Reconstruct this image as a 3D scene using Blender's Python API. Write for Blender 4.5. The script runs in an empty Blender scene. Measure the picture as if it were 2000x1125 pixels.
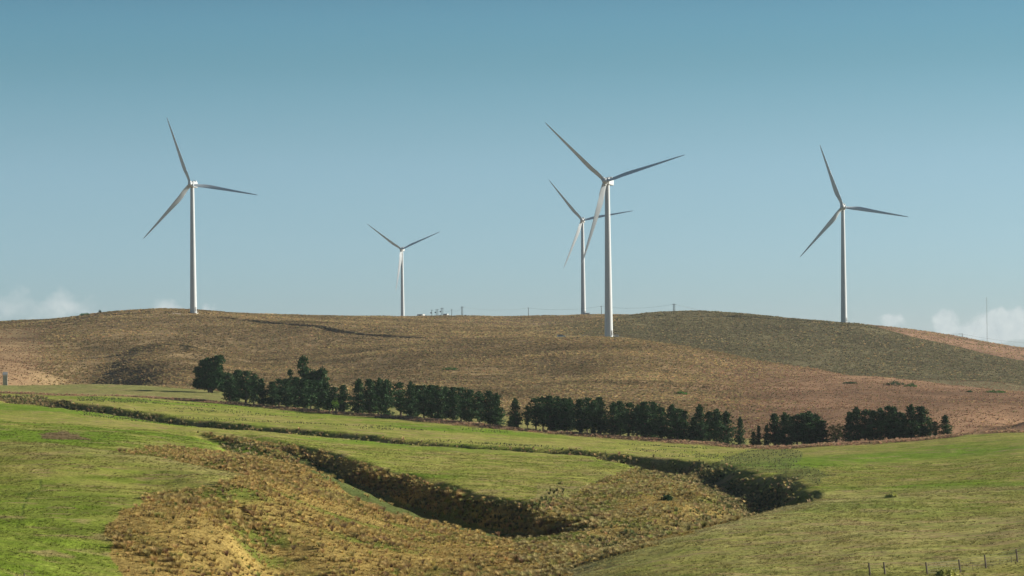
import bpy, math, random
import numpy as np
from mathutils import Matrix, Vector
random.seed(7)
rng = np.random.default_rng(7)
C = bpy.context.scene.collection
SC = bpy.context.scene

# ------------------------------------------------------------------ camera
F = 5671.0                 # focal length in pixels of a 2000 px wide frame
HY = 715.0                 # row of the true horizon
ROLL = -0.0105
cam_d = bpy.data.cameras.new("camera")
cam = bpy.data.objects.new("camera", cam_d); C.objects.link(cam)
cam_d.sensor_width = 36.0
cam_d.lens = 36.0 * F / 2000.0
cam_d.shift_y = (HY - 562.5) / 2000.0
cam_d.clip_start = 1.0; cam_d.clip_end = 40000
_c, _s = math.cos(ROLL), math.sin(ROLL)
cam.matrix_world = Matrix(((_c, -_s, 0, 0), (0, 0, -1, 0), (_s, _c, 0, 0), (0, 0, 0, 1)))
SC.camera = cam
SC.view_settings.view_transform = 'Standard'
SC.view_settings.look = 'None'
SC.view_settings.exposure = 0.70
SC.cycles.use_denoising = True
SC.view_settings.gamma = 1.0

# ------------------------------------------------------------------ light
SUN_AZ = math.radians(77)       # to the right of the viewing direction (+Y)
SUN_EL = math.radians(21)
sun_dir = Vector((math.sin(SUN_AZ)*math.cos(SUN_EL), math.cos(SUN_AZ)*math.cos(SUN_EL), math.sin(SUN_EL)))
sd = bpy.data.lights.new("sun", 'SUN'); sd.energy = 5.0; sd.angle = math.radians(0.5); sd.color = (1.0, 0.92, 0.79)
so = bpy.data.objects.new("sun", sd); C.objects.link(so)
so.rotation_euler = (-sun_dir).to_track_quat('-Z', 'Y').to_euler()

# ------------------------------------------------------------------ world
W_ = bpy.data.worlds.new("World"); SC.world = W_; W_.use_nodes = True
wn = W_.node_tree; wn.nodes.clear()
def N(nt, t, **k):
    n = nt.nodes.new(t)
    for a, b in k.items(): setattr(n, a, b)
    return n
def L(nt, a, b): nt.links.new(a, b)
def MATH(nt, op, a, b=None, clamp=False):
    n = nt.nodes.new('ShaderNodeMath'); n.operation = op; n.use_clamp = clamp
    for i, v in enumerate((a, b)):
        if v is None: continue
        if isinstance(v, (int, float)): n.inputs[i].default_value = v
        else: nt.links.new(v, n.inputs[i])
    return n.outputs[0]
sky = N(wn, 'ShaderNodeTexSky', sky_type='NISHITA', sun_disc=False)
sky.sun_elevation = SUN_EL; sky.sun_rotation = SUN_AZ
sky.altitude = 300; sky.air_density = 1.0; sky.dust_density = 0.6; sky.ozone_density = 2.0
tc = N(wn, 'ShaderNodeTexCoord')
sep = N(wn, 'ShaderNodeSeparateXYZ'); L(wn, tc.outputs['Generated'], sep.inputs[0])
elev = MATH(wn, 'DIVIDE', sep.outputs[2], MATH(wn, 'MAXIMUM', sep.outputs[1], 0.05))
azim = MATH(wn, 'DIVIDE', sep.outputs[0], MATH(wn, 'MAXIMUM', sep.outputs[1], 0.05))
# the evening sky deepens quickly with height above the horizon
tint = N(wn, 'ShaderNodeValToRGB'); tint.color_ramp.interpolation = 'CARDINAL'
L(wn, MATH(wn, 'MULTIPLY', sep.outputs[2], 5.0, True), tint.inputs[0])
cr = tint.color_ramp
SKYSTOPS = [(0.0, (0.432, 0.576, 0.837)), (0.11, (0.403, 0.576, 0.848)), (0.234, (0.403, 0.557, 0.766)), (0.366, (0.394, 0.528, 0.653)), (0.5, (0.303, 0.461, 0.523)), (0.63, (0.243, 0.403, 0.454)), (1.0, (0.158, 0.216, 0.235))]
cr.elements[0].position, cr.elements[0].color = SKYSTOPS[0][0], (*SKYSTOPS[0][1], 1)
cr.elements[1].position, cr.elements[1].color = SKYSTOPS[-1][0], (*SKYSTOPS[-1][1], 1)
for p, c in SKYSTOPS[1:-1]:
    e = cr.elements.new(p); e.color = (*c, 1)
mul = N(wn, 'ShaderNodeMix', data_type='RGBA', blend_type='MULTIPLY'); mul.inputs[0].default_value = 1.0
gain = N(wn, 'ShaderNodeVectorMath', operation='SCALE'); gain.inputs['Scale'].default_value = 1.6; L(wn, sky.outputs[0], gain.inputs[0]); L(wn, gain.outputs[0], mul.inputs[6]); L(wn, tint.outputs[0], mul.inputs[7])
# clouds low over the horizon, placed by compass direction and height angle
comb = N(wn, 'ShaderNodeCombineXYZ'); L(wn, azim, comb.inputs[0]); L(wn, elev, comb.inputs[1])
nz = N(wn, 'ShaderNodeTexNoise'); nz.inputs['Scale'].default_value = 150; nz.inputs['Detail'].default_value = 6; nz.inputs['Roughness'].default_value = 0.55
L(wn, comb.outputs[0], nz.inputs['Vector'])
nzv = N(wn, 'ShaderNodeVectorMath', operation='SUBTRACT'); L(wn, nz.outputs['Color'], nzv.inputs[0]); nzv.inputs[1].default_value = (.5, .5, .5)
nzs = N(wn, 'ShaderNodeVectorMath', operation='SCALE'); L(wn, nzv.outputs[0], nzs.inputs[0]); nzs.inputs['Scale'].default_value = 0.012
wv = N(wn, 'ShaderNodeVectorMath', operation='ADD'); L(wn, comb.outputs[0], wv.inputs[0]); L(wn, nzs.outputs[0], wv.inputs[1])
cover = None
CLOUDS = [(-5, 600, 34, 34, .3), (32, 596, 34, 34, .32), (80, 612, 40, 26, .3), (122, 595, 40, 36, .45), (150, 606, 46, 26, .35), (205, 616, 60, 14, .3),
          (322, 594, 30, 22, .5), (345, 604, 40, 12, .4), (395, 606, 34, 8, .55), (1743, 624, 26, 18, .8), (1846, 632, 34, 24, 1.), (1870, 648, 60, 14, .7),
          (1908, 642, 34, 26, 1.), (1938, 634, 30, 30, 1.1), (1978, 626, 50, 28, 1.2), (2010, 640, 60, 34, 1.3), (1960, 656, 70, 22, 1.1), (2100, 620, 90, 60, 1.2), (-90, 600, 80, 40, .9)]
for (cx, cy, rx, ry, w) in CLOUDS:
    x, y = (cx-1000)/F, (HY-cy)/F
    u, v = x*_c - y*_s, x*_s + y*_c
    s1 = N(wn, 'ShaderNodeVectorMath', operation='SUBTRACT'); L(wn, wv.outputs[0], s1.inputs[0]); s1.inputs[1].default_value = (u, v, 0)
    s2 = N(wn, 'ShaderNodeVectorMath', operation='MULTIPLY'); L(wn, s1.outputs[0], s2.inputs[0]); s2.inputs[1].default_value = (F/rx, F/ry, 0)
    s3 = N(wn, 'ShaderNodeVectorMath', operation='LENGTH'); L(wn, s2.outputs[0], s3.inputs[0])
    a = MATH(wn, 'MULTIPLY', MATH(wn, 'SUBTRACT', 1.0, s3.outputs['Value'], True), w)
    cover = a if cover is None else MATH(wn, 'ADD', cover, a)
nz2 = N(wn, 'ShaderNodeTexNoise'); nz2.inputs['Scale'].default_value = 260; nz2.inputs['Detail'].default_value = 5
L(wn, comb.outputs[0], nz2.inputs['Vector'])
ccol = N(wn, 'ShaderNodeValToRGB'); L(wn, nz2.outputs[0], ccol.inputs[0])
ccol.color_ramp.elements[0].position = .3; ccol.color_ramp.elements[0].color = (5.0, 5.7, 5.9, 1)
ccol.color_ramp.elements[1].position = .7; ccol.color_ramp.elements[1].color = (7.0, 7.5, 7.3, 1)
cm = N(wn, 'ShaderNodeMix', data_type='RGBA')
front = MATH(wn, 'GREATER_THAN', sep.outputs[1], 0.3)
L(wn, MATH(wn, 'MULTIPLY', MATH(wn, 'MULTIPLY', cover, 2.1, True), MATH(wn, 'MULTIPLY', front, 0.70)), cm.inputs[0])
L(wn, mul.outputs[2], cm.inputs[6]); L(wn, ccol.outputs[0], cm.inputs[7])
bg = N(wn, 'ShaderNodeBackground'); bg.inputs[1].default_value = 0.0680
L(wn, cm.outputs[2], bg.inputs[0])
wo = N(wn, 'ShaderNodeOutputWorld'); L(wn, bg.outputs[0], wo.inputs[0])

# ------------------------------------------------------------------ helpers
def UV(px, py):
    x, y = (np.asarray(px, float)-1000)/F, (HY-np.asarray(py, float))/F
    return x*_c - y*_s, x*_s + y*_c
def P(px, py, D):
    u, v = UV(px, py); return np.array([u*D, D, v*D])
def PX(u, v):     # inverse of UV
    x, y = u*_c + v*_s, -u*_s + v*_c
    return 1000 + x*F, HY - y*F
def sstep(a, b, x):
    t = np.clip((x-a)/(b-a), 0, 1); return t*t*(3-2*t)
_perm = np.random.default_rng(3).random(65536)
def vnoise(x, y, s, seed=0):
    x = x/s + seed*17.3; y = y/s + seed*9.7
    xi = np.floor(x).astype(np.int64); yi = np.floor(y).astype(np.int64)
    fx = x-xi; fy = y-yi; fx = fx*fx*(3-2*fx); fy = fy*fy*(3-2*fy)
    h = lambda a, b: _perm[(a*73856093 ^ b*19349663) & 65535]
    return (h(xi, yi)*(1-fx)+h(xi+1, yi)*fx)*(1-fy)+(h(xi, yi+1)*(1-fx)+h(xi+1, yi+1)*fx)*fy - 0.5
def fbm(x, y, s, o=4, seed=0, g=.5):
    r = 0; a = 1.
    for k in range(o): r = r + a*vnoise(x, y, s/2**k, seed+k); a *= g
    return r
def tag(o, label=None, cat=None, group=None, kind=None):
    if label: o['label'] = label
    if cat: o['category'] = cat
    if group: o['group'] = group
    if kind: o['kind'] = kind
    return o
def empty(name, loc, rz=0.):
    o = bpy.data.objects.new(name, None); C.objects.link(o); o.location = loc; o.rotation_euler = (0, 0, rz)
    o.empty_display_size = .5
    return o
def mesh_np(name, V, Fq, mat, col=None, smooth=False, parent=None, k=4):
    """V (n,3), Fq (m,k) index array"""
    me = bpy.data.meshes.new(name)
    n, m = len(V), len(Fq)
    me.vertices.add(n); me.vertices.foreach_set('co', np.ascontiguousarray(V, dtype=np.float32).ravel())
    me.loops.add(m*k); me.loops.foreach_set('vertex_index', np.ascontiguousarray(Fq, dtype=np.int32).ravel())
    me.polygons.add(m)
    me.polygons.foreach_set('loop_start', np.arange(0, m*k, k, dtype=np.int32))
    me.update(calc_edges=True)
    if smooth: me.polygons.foreach_set('use_smooth', np.ones(m, dtype=bool))
    if col is not None:
        a = me.color_attributes.new('col', 'FLOAT_COLOR', 'POINT')
        c4 = np.ones((n, 4), np.float32); c4[:, :3] = col
        a.data.foreach_set('color', c4.ravel())
    me.materials.append(mat)
    o = bpy.data.objects.new(name, me); C.objects.link(o)
    if parent: o.parent = parent
    return o
class MB:
    """collects simple shapes into one mesh"""
    def __init__(s): s.v = []; s.f = []
    def add(s, vs, fs):
        b = len(s.v); s.v += [tuple(map(float, v)) for v in vs]; s.f += [tuple(b+i for i in f) for f in fs]
    def box(s, x0, x1, y0, y1, z0, z1, bev=0.):
        if bev <= 0:
            s.add([(x0,y0,z0),(x1,y0,z0),(x1,y1,z0),(x0,y1,z0),(x0,y0,z1),(x1,y0,z1),(x1,y1,z1),(x0,y1,z1)],
                  [(0,3,2,1),(4,5,6,7),(0,1,5,4),(1,2,6,5),(2,3,7,6),(3,0,4,7)])
        else:   # rounded box lofted along x
            rings = []
            for (x, k) in ((x0, bev), (x0+bev*.3, bev*.3), (x0+bev, 0), (x1-bev, 0), (x1-bev*.3, bev*.3), (x1, bev)):
                r = []
                a0, a1, b0, b1 = y0+k, y1-k, z0+k, z1-k
                rr = bev*.9
                for (cy, cz, t0) in ((a1-rr, b1-rr, 0), (a0+rr, b1-rr, 90), (a0+rr, b0+rr, 180), (a1-rr, b0+rr, 270)):
                    for t in (0, 30, 60, 90):
                        r.append((x, cy+rr*math.cos(math.radians(t0+t)), cz+rr*math.sin(math.radians(t0+t))))
                rings.append(r)
            s.loft(rings)
    def loft(s, rings, cap=True):
        n = len(rings[0]); vs = [p for r in rings for p in r]; fs = []
        for i in range(len(rings)-1):
            for j in range(n):
                fs.append((i*n+j, i*n+(j+1) % n, (i+1)*n+(j+1) % n, (i+1)*n+j))
        if cap: fs += [tuple(range(n))[::-1], tuple((len(rings)-1)*n+j for j in range(n))]
        s.add(vs, fs)
    def tube(s, a, b, ra, rb=None, n=8):
        rb = ra if rb is None else rb
        a = Vector(a); b = Vector(b); d = (b-a).normalized()
        x = d.orthogonal().normalized(); y = d.cross(x)
        s.loft([[tuple(p+(x*math.cos(t)+y*math.sin(t))*r) for t in [2*math.pi*k/n for k in range(n)]] for p, r in ((a, ra), (b, rb))])
    def build(s, name, mat, parent=None, smooth=False):
        me = bpy.data.meshes.new(name); me.from_pydata(s.v, [], s.f); me.update()
        if smooth:
            me.polygons.foreach_set('use_smooth', [True]*len(me.polygons))
            me.set_sharp_from_angle(angle=math.radians(40))
        me.materials.append(mat)
        o = bpy.data.objects.new(name, me); C.objects.link(o)
        if parent: o.parent = parent
        return o

# ------------------------------------------------------------------ materials
def mat_plain(name, col, rough=.6, metal=0., var=.08, scale=3., spec=.3):
    m = bpy.data.materials.new(name); m.use_nodes = True; nt = m.node_tree; b = nt.nodes['Principled BSDF']
    t = N(nt, 'ShaderNodeTexCoord'); n = N(nt, 'ShaderNodeTexNoise'); n.inputs['Scale'].default_value = scale; n.inputs['Detail'].default_value = 5
    L(nt, t.outputs['Object'], n.inputs['Vector'])
    r = N(nt, 'ShaderNodeValToRGB'); L(nt, n.outputs[0], r.inputs[0])
    r.color_ramp.elements[0].position = .3; r.color_ramp.elements[1].position = .7
    r.color_ramp.elements[0].color = (*[max(0, c*(1-var)) for c in col], 1); r.color_ramp.elements[1].color = (*[min(1, c*(1+var)) for c in col], 1)
    L(nt, r.outputs[0], b.inputs['Base Color']); b.inputs['Roughness'].default_value = rough; b.inputs['Metallic'].default_value = metal
    b.inputs['Specular IOR Level'].default_value = spec
    return m
def mat_leaf(name, transl=.25, tint=(1, 1, 1), rough=.7, nscale=.8):
    """colour comes from the plant's own 'col' attribute"""
    m = bpy.data.materials.new(name); m.use_nodes = True; nt = m.node_tree; b = nt.nodes['Principled BSDF']
    a = N(nt, 'ShaderNodeAttribute'); a.attribute_name = 'col'
    t = N(nt, 'ShaderNodeTexCoord'); n = N(nt, 'ShaderNodeTexNoise'); n.inputs['Scale'].default_value = nscale; n.inputs['Detail'].default_value = 3
    L(nt, t.outputs['Object'], n.inputs['Vector'])
    r = N(nt, 'ShaderNodeMapRange'); L(nt, n.outputs[0], r.inputs[0]); r.inputs[1].default_value = .3; r.inputs[2].default_value = .7; r.inputs[3].default_value = .75; r.inputs[4].default_value = 1.2
    mx = N(nt, 'ShaderNodeVectorMath', operation='SCALE'); L(nt, a.outputs['Color'], mx.inputs[0]); L(nt, r.outputs[0], mx.inputs['Scale'])
    L(nt, mx.outputs[0], b.inputs['Base Color']); b.inputs['Roughness'].default_value = rough; b.inputs['Specular IOR Level'].default_value = .15
    tr = N(nt, 'ShaderNodeBsdfTranslucent'); L(nt, mx.outputs[0], tr.inputs[0])
    ms = N(nt, 'ShaderNodeMixShader'); ms.inputs[0].default_value = transl
    L(nt, b.outputs[0], ms.inputs[1]); L(nt, tr.outputs[0], ms.inputs[2]); L(nt, ms.outputs[0], nt.nodes['Material Output'].inputs[0])
    return m
M_white = mat_plain('turbine_paint', (.56, .60, .62), .38, var=.03, scale=.15, spec=.4)
M_blade = mat_plain('blade_paint', (.64, .70, .74), .4, var=.03, scale=.2)
M_grey = mat_plain('grey_metal', (.32, .33, .33), .5, .3)
M_dark = mat_plain('dark_fittings', (.05, .055, .06), .6)
M_wood = mat_plain('weathered_timber', (.16, .13, .10), .85, var=.3, scale=6)
M_pole = mat_plain('pole_timber', (.10, .095, .085), .85, var=.2, scale=3)
M_wire = mat_plain('wire', (.12, .12, .12), .5, .5)
M_conc = mat_plain('concrete', (.42, .41, .38), .85, var=.15, scale=2)
M_gravel = mat_plain('gravel', (.36, .33, .30), .9, var=.3, scale=1.5)
M_bark = mat_plain('pine_bark', (.10, .075, .055), .9, var=.35, scale=4)
M_hut = mat_plain('weathered_board', (.46, .43, .38), .85, var=.15, scale=3)
M_shed = mat_plain('white_cladding', (.72, .73, .72), .5, var=.05)
M_glass = mat_plain('dark_glass', (.02, .025, .03), .1, spec=.6)
M_car = mat_plain('silver_paint', (.50, .56, .58), .3, .3, var=.03)
M_tyre = mat_plain('rubber', (.02, .02, .02), .8)
M_tuss = mat_leaf('tussock_blades', .55)
M_pine = mat_leaf('pine_needles', .12, nscale=.5)
M_bush = mat_leaf('bush_leaves', .2)

# ------------------------------------------------------------------ terrain
COMMON = [
 # beyond the frame, towards the camera
 (-300,1320,190),(300,1300,190),(1000,1330,190),(1600,1250,190),(2300,1200,190),(-300,1200,245),(1000,1230,245),(1600,1165,235),(2300,1110,230),
 (-300,1060,300),(-300,950,380),(-300,840,500),(-300,770,750),(-300,735,1050),(-300,690,1300),(-300,650,1600),(-300,628,1900),(-300,660,2400),
 (2300,1040,280),(2300,960,380),(2300,915,480),(2300,880,600),(2300,840,760),(2300,810,900),(2300,800,1050),(2300,782,1230),(2300,790,1350),(2300,765,1580),(2300,735,1830),(2300,730,2100),(2300,715,2450),(2300,730,2900),
 # bottom of the frame
 (0,1125,288),(200,1125,300),(500,1125,330),(800,1125,345),(1020,1125,338),(1300,1125,272),(1600,1125,262),(2000,1125,258),
 # near right hill
 (1300,1095,292),(1500,1060,308),(1500,1105,276),(1700,1050,305),(1700,1100,270),(1900,1050,300),(1900,1000,360),(1700,1005,355),(1990,1040,300),
 (1120,1104,322),(1200,1075,335),(1350,1036,360),(1500,1003,390),(1600,986,405),(1750,970,430),(1900,960,450),(2000,955,462),
 (1120,1118,345),(1200,1102,362),(1350,1068,392),(1500,1035,423),(1600,999,440),(1750,982,468),(1900,968,486),(2000,962,498),
 (1600,968,505),(1750,952,525),(1900,940,530),(2000,935,530),
 (1600,930,580),(1750,920,610),(1900,905,620),(1600,893,680),(1750,888,680),(1900,880,680),(2000,900,610),(2000,862,700),
 (1600,872,765),(1750,864,770),(1850,856,765),(1900,850,760),(2000,846,755),
 (1650,866,800),(1750,860,805),(1880,850,800),(2000,853,800),(2010,818,860),(1955,840,850),(1900,850,880),(2000,835,960),
 # left hills
 (100,1000,335),(100,930,385),(300,950,380),(300,1050,322),(450,960,372),(450,1050,333),(0,1000,335),(0,930,385),
 (0,866,448),(100,868,445),(250,886,430),(350,903,420),(480,929,405),
 (100,885,472),(250,906,457),(350,927,446),(470,948,432),(0,880,488),
 (0,858,530),(100,860,530),(250,880,505),(400,903,490),(500,922,460),
 (300,868,550),(200,858,555),(0,835,600),(100,835,610),(200,838,620),(300,850,600),(380,862,590),(0,800,720),(0,775,850),(100,805,720),(200,822,690),
 # golden valley side
 (500,1060,350),(620,1010,375),(620,1080,345),(700,1060,362),(560,935,448),(620,950,440),(700,990,418),(780,1020,405),(850,1045,398),(900,1085,368),(1000,1100,358),
 (640,920,480),(560,895,520),(740,968,455),(460,890,540),(440,868,600),
 # east slope of the tongue and valley floor
 (1000,1065,398),(1100,1080,372),(1100,1040,415),(1180,1060,400),(1240,1040,415),(1200,1000,455),(1300,1020,430),(1350,1000,455),(1400,990,470),(1430,985,480),
 (1250,960,505),(1320,950,530),(1380,955,530),(1300,925,575),(1200,960,498),
 (1450,930,590),(1550,945,545),(1500,915,620),(1400,905,640),(1300,893,680),(1450,895,690),(1550,905,640),
 # rim of the upper gully, both sides
 (60,785,800),(130,795,770),(400,836,705),(700,863,665),(1000,887,640),(1240,903,620),
 (60,776,850),(130,786,815),(400,816,770),(700,843,735),(1000,866,725),(1270,888,700),
 (250,775,900),(450,800,850),(700,825,800),(900,842,775),(1100,860,760),(1300,875,745),(1450,884,735),
 # verge and trees
 (0,769,960),(150,774,960),(300,780,950),(440,789,930),(600,804,900),(800,820,860),(1000,839,820),(1200,856,800),(1400,871,780),(1520,877,775),
 (440,783,965),(600,797,940),(800,812,905),(1000,831,860),(1200,848,840),(1400,863,820),(1520,869,810),
 # pale paddock strip behind and foot of the brown hill
 (0,752,1060),(40,753,1060),(200,763,1020),(0,742,1130),(40,742,1130),(200,748,1100),(330,756,1070),(440,765,1040),
 (600,788,985),(800,804,950),(1000,822,905),(1200,842,870),(1400,858,845),
 (600,780,1020),(800,797,980),(1000,812,945),(1200,835,895),(1400,850,870),(1550,855,850),
 # brown hill, left flank
 (130,760,1160),(220,764,1150),(330,754,1140),(250,744,1220),(250,718,1300),(250,684,1430),(250,650,1600),(180,750,1240),(170,730,1300),(160,700,1410),(330,720,1230),(330,697,1300),(330,670,1430),
 (400,726,1230),(400,703,1340),(400,680,1480),(400,650,1600),(80,720,1300),(60,700,1400),(0,700,1350),(0,725,1220),(0,665,1550),(60,660,1600),(120,650,1620),(150,632,1720),
 # shadow line of the tall tower
 (980,662,1465),(850,672,1455),(700,686,1440),(500,706,1420),
 (500,629,1700),(620,641,1620),(740,655,1550),(900,660,1500),(500,660,1580),(600,670,1530),
 (600,740,1260),(600,765,1120),(800,720,1310),(800,765,1120),(1000,715,1310),(1000,765,1110),(1200,715,1270),(1200,765,1090),(1200,800,980),(1000,790,1020),
 (1400,725,1290),(1400,770,1110),(1400,815,960),(1550,760,1150),(1550,800,1000),(1550,830,920),(1700,800,1000),(1900,800,1000),(1700,765,1140),(1850,778,1120),(2000,790,1050),(1700,835,890),(1850,835,900),
 (1090,661,1480),(1190,662,1483),(1280,669,1460),(1400,689,1420),(1500,710,1380),(1600,723,1350),(1700,738,1300),(1800,748,1280),(1900,757,1250),(2000,765,1230),
 (1300,690,1560),(1400,712,1520),(1500,732,1470),(1700,757,1400),(1900,773,1340),(2000,780,1320),(1190,672,1560),
 # second hill on the right
 (1190,652,1650),(1300,668,1650),(1400,685,1620),(1500,705,1580),(1700,735,1510),(1900,755,1440),(1300,640,1800),(1500,662,1760),(1700,690,1700),(1900,722,1610),(2000,740,1570),
 (1200,623,1880),(1270,611,1950),(1340,607.5,1990),(1420,611,1980),(1500,618.5,1960),(1600,625.5,1940),(1650,631,1923),(1700,637,1915),(1750,650,1900),(1850,674,1860),(2000,705,1820),
 (1340,625,2200),(1500,636,2200),(1650,650,2150),(1750,665,2070),(1850,690,2020),(2000,720,1980),
 (1690,634,2400),(1750,640,2420),(1850,655,2450),(1900,664,2450),(2000,681,2450),(1850,668,2250),(2000,698,2200),
 (1600,650,2600),(1850,690,2800),(2000,710,2800),
 # centre, far rise with the distant masts
 (1080,652,1590),(980,652,1590),(1000,645,1700),(1060,638,1760),(1120,631,1810),(860,645,1650),(880,636,1750),(980,640,1880),(1080,640,1930),(1150,630,2000),
 (920,627,2000),(1000,623,2150),(1000,619,2380),(1140,616.5,2400),(1220,615,2300),(1100,620,2250),
 (860,622,2300),(780,621,2150),(700,620,2050),(640,620.5,2000),(550,617,1900),(450,612,1810),(370,610,1772),(300,610.5,1762),(260,611.5,1760),(200,614.5,1765),(100,625,1820),(0,629,1880),
 (700,628,1850),(780,634,1750),(700,645,1620),
 (0,650,2150),(200,640,2150),(370,630,2100),(550,635,2300),(700,640,2600),(785,640,2900),(1000,640,2900),(1140,630,2800),(1300,640,2900),
]
HIGH = [   # top of the raised pasture tongue
 (380,843,640),(450,850,620),(520,862,600),(600,884,565),(700,912,528),(800,940,497),(900,968,472),(1000,985,455),(1060,990,450),
 (500,848,650),(620,868,620),(760,890,590),(760,915,545),(900,890,620),(900,930,535),(1000,910,585),(1000,950,505),(1100,915,590),(1100,955,512),(1180,935,550),(1150,975,480),(1190,960,498),
]
LOW = [    # gully floor below the tongue
 (520,877,585),(600,903,548),(700,945,505),(800,987,474),(900,1014,450),(1000,1036,430),(1060,1045,422),
 (800,915,640),(1000,940,600),(1100,960,560),
]
def tps_fit(pts, lam=2e-3):
    pts = np.array(pts, float)
    u, v = UV(pts[:, 0], pts[:, 1]); q = np.stack([u*12, np.log(pts[:, 2])*5], 1)
    n = len(q); d2 = ((q[:, None]-q[None])**2).sum(-1)
    K = .5*d2*np.log(d2+1e-12) + lam*np.eye(n)
    Pm = np.hstack([np.ones((n, 1)), q]); A = np.zeros((n+3, n+3)); A[:n, :n] = K; A[:n, n:] = Pm; A[n:, :n] = Pm.T
    return q, np.linalg.solve(A, np.concatenate([v, np.zeros(3)]))
def tps_eval(fit, U, D):
    q, w = fit; a = (U*12).ravel().astype(np.float32); b = (np.log(D)*5).ravel().astype(np.float32); out = np.empty(len(a))
    q32 = q.astype(np.float32)
    for i in range(0, len(a), 60000):
        d2 = (a[i:i+60000, None]-q32[None, :, 0])**2 + (b[i:i+60000, None]-q32[None, :, 1])**2
        out[i:i+60000] = (.5*d2*np.log(d2+1e-12)) @ w[:-3] + w[-3] + a[i:i+60000]*w[-2] + b[i:i+60000]*w[-1]
    return out.reshape(U.shape)
def seg_dist(X, Y, line, closed=False):
    """distance to a polyline (m,2) and the parameter along it"""
    best = np.full(X.shape, 1e9); par = np.zeros(X.shape)
    n = len(line)
    for i in range(n if closed else n-1):
        a = line[i]; b = line[(i+1) % n]; d = b-a; L2 = (d**2).sum()+1e-9
        t = np.clip(((X-a[0])*d[0]+(Y-a[1])*d[1])/L2, 0, 1)
        dd = np.hypot(X-a[0]-t*d[0], Y-a[1]-t*d[1])
        m = dd < best; best = np.where(m, dd, best); par = np.where(m, i+t, par)
    return best, par
def inside(X, Y, poly):
    r = np.zeros(X.shape, bool); n = len(poly)
    for i in range(n):
        x0, y0 = poly[i]; x1, y1 = poly[(i+1) % n]
        if y0 == y1: continue
        c = ((y0 > Y) != (y1 > Y)) & (X < (x1-x0)*(Y-y0)/(y1-y0)+x0)
        r ^= c
    return r

cu = np.concatenate([-np.geomspace(1.6, .2, 16)[:-1], np.linspace(-.2, -.184, 8)[:-1], np.linspace(-.184, .184, 900), np.linspace(.184, .2, 8)[1:], np.geomspace(.2, 1.6, 16)[1:]])
rD = np.concatenate([[2, 15, 40, 80, 120, 160, 200, 225], np.geomspace(240, 2950, 1080), np.geomspace(3000, 16000, 14)])
UU, DD = np.meshgrid(cu, rD)
XX = UU*DD
Ue = np.clip(UU, -.235, .235); De = np.clip(DD, 200, 3000)
# evaluate the smooth surfaces on every other row and column, then fill in
def surf(fit):
    iu = np.arange(0, len(cu), 2); iu = np.append(iu, len(cu)-1) if iu[-1] != len(cu)-1 else iu
    idd = np.arange(0, len(rD), 2); idd = np.append(idd, len(rD)-1) if idd[-1] != len(rD)-1 else idd
    g = tps_eval(fit, Ue[np.ix_(idd, iu)], De[np.ix_(idd, iu)])
    g = np.stack([np.interp(np.arange(len(rD)), idd, g[:, j]) for j in range(g.shape[1])], 1)
    g = np.stack([np.interp(np.arange(len(cu)), iu, g[i]) for i in range(g.shape[0])], 0)
    return g
TONGUE_RIM = [(370,843,645),(450,850,620),(520,863,600),(600,885,565),(700,913,528),(800,941,497),(900,969,472),(1000,988,452),(1060,996,444),(1120,975,478),(1190,935,550),(1262,904,625)]
TONGUE_BACK = [(1240,903,640),(1000,885,670),(700,860,690),(400,832,730),(200,805,770),(60,782,830),(150,800,740),(260,822,690)]
S_low = surf(tps_fit(COMMON+LOW)); S_high = surf(tps_fit(COMMON+HIGH))
poly = np.array([P(*p)[:2] for p in TONGUE_RIM+TONGUE_BACK])
jx = XX + 5*fbm(XX, DD, 14, 3, 5); jy = DD + 7*fbm(XX, DD, 14, 3, 9)
dist, _ = seg_dist(jx, jy, poly, True); ins = inside(jx, jy, poly)
sdist = np.where(ins, dist, -dist)
tmask = sstep(-6, 3, sdist)
VV = S_low*(1-tmask)+S_high*tmask
Z = VV*De
# gullies: a polyline of (px, py, D, depth, half width)
def carve(pts, wob=4., pw=.3):
    global Z
    pts = [tuple(map(float, p)) for p in pts]
    ln = np.array([P(*p[:3])[:2] for p in pts]); dep = np.array([p[3] for p in pts]); hw = np.array([p[4] for p in pts])
    jx = XX+wob*fbm(XX, DD, 18, 3, 21); jy = DD+wob*fbm(XX, DD, 18, 3, 31)
    d, t = seg_dist(jx, jy, ln)
    k = np.arange(len(pts)); w = np.interp(t, k, hw); h = np.interp(t, k, dep)
    a = 1-sstep(pw, 1., d/w)
    Z = Z - h*a
    return a
G_upper = carve([(40,777,850,0,9),(70,783,815,2.6,14),(130,792,785,3.6,15),(250,808,760,3.6,15),(400,827,732,4.4,16),(560,841,712,4.4,16),(700,854,698,4.8,16),(850,866,688,4.6,16),(1000,878,680,4.2,15),(1150,888,668,3.8,15),(1260,896,655,4.2,14)], 5., .5)
G_big = carve([(1262,897,655,2.5,16),(1330,913,622,4.,15),(1395,932,585,4.8,16),(1450,950,548,4.8,14),(1492,968,512,4.2,11.5),(1492,987,480,3.4,10.5),(1460,1006,450,2.2,11),(1380,1030,425,1.5,14),(1280,1065,390,.6,14)], 5.)
G_lower = carve([(430,858,640,.4,8),(500,870,600,1.6,10),(560,887,568,3.2,13),(620,910,540,4.2,15),(700,945,505,4.6,15.5),(800,985,474,4.4,15),(900,1013,450,3.8,14),(1000,1035,432,3.0,12),(1060,1044,422,1.6,9)], 3., .5)
G_side = carve([(1270,960,520,0,8),(1340,972,500,1.6,9),(1400,985,480,1.2,9)], 3.)
G_hill = carve([(20,744,1140,2.5,34),(90,728,1210,2.8,30),(150,708,1290,2.4,24),(205,690,1370,1.6,17),(225,681,1410,.8,14),(240,675,1440,0,12)], 6., .12)
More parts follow.
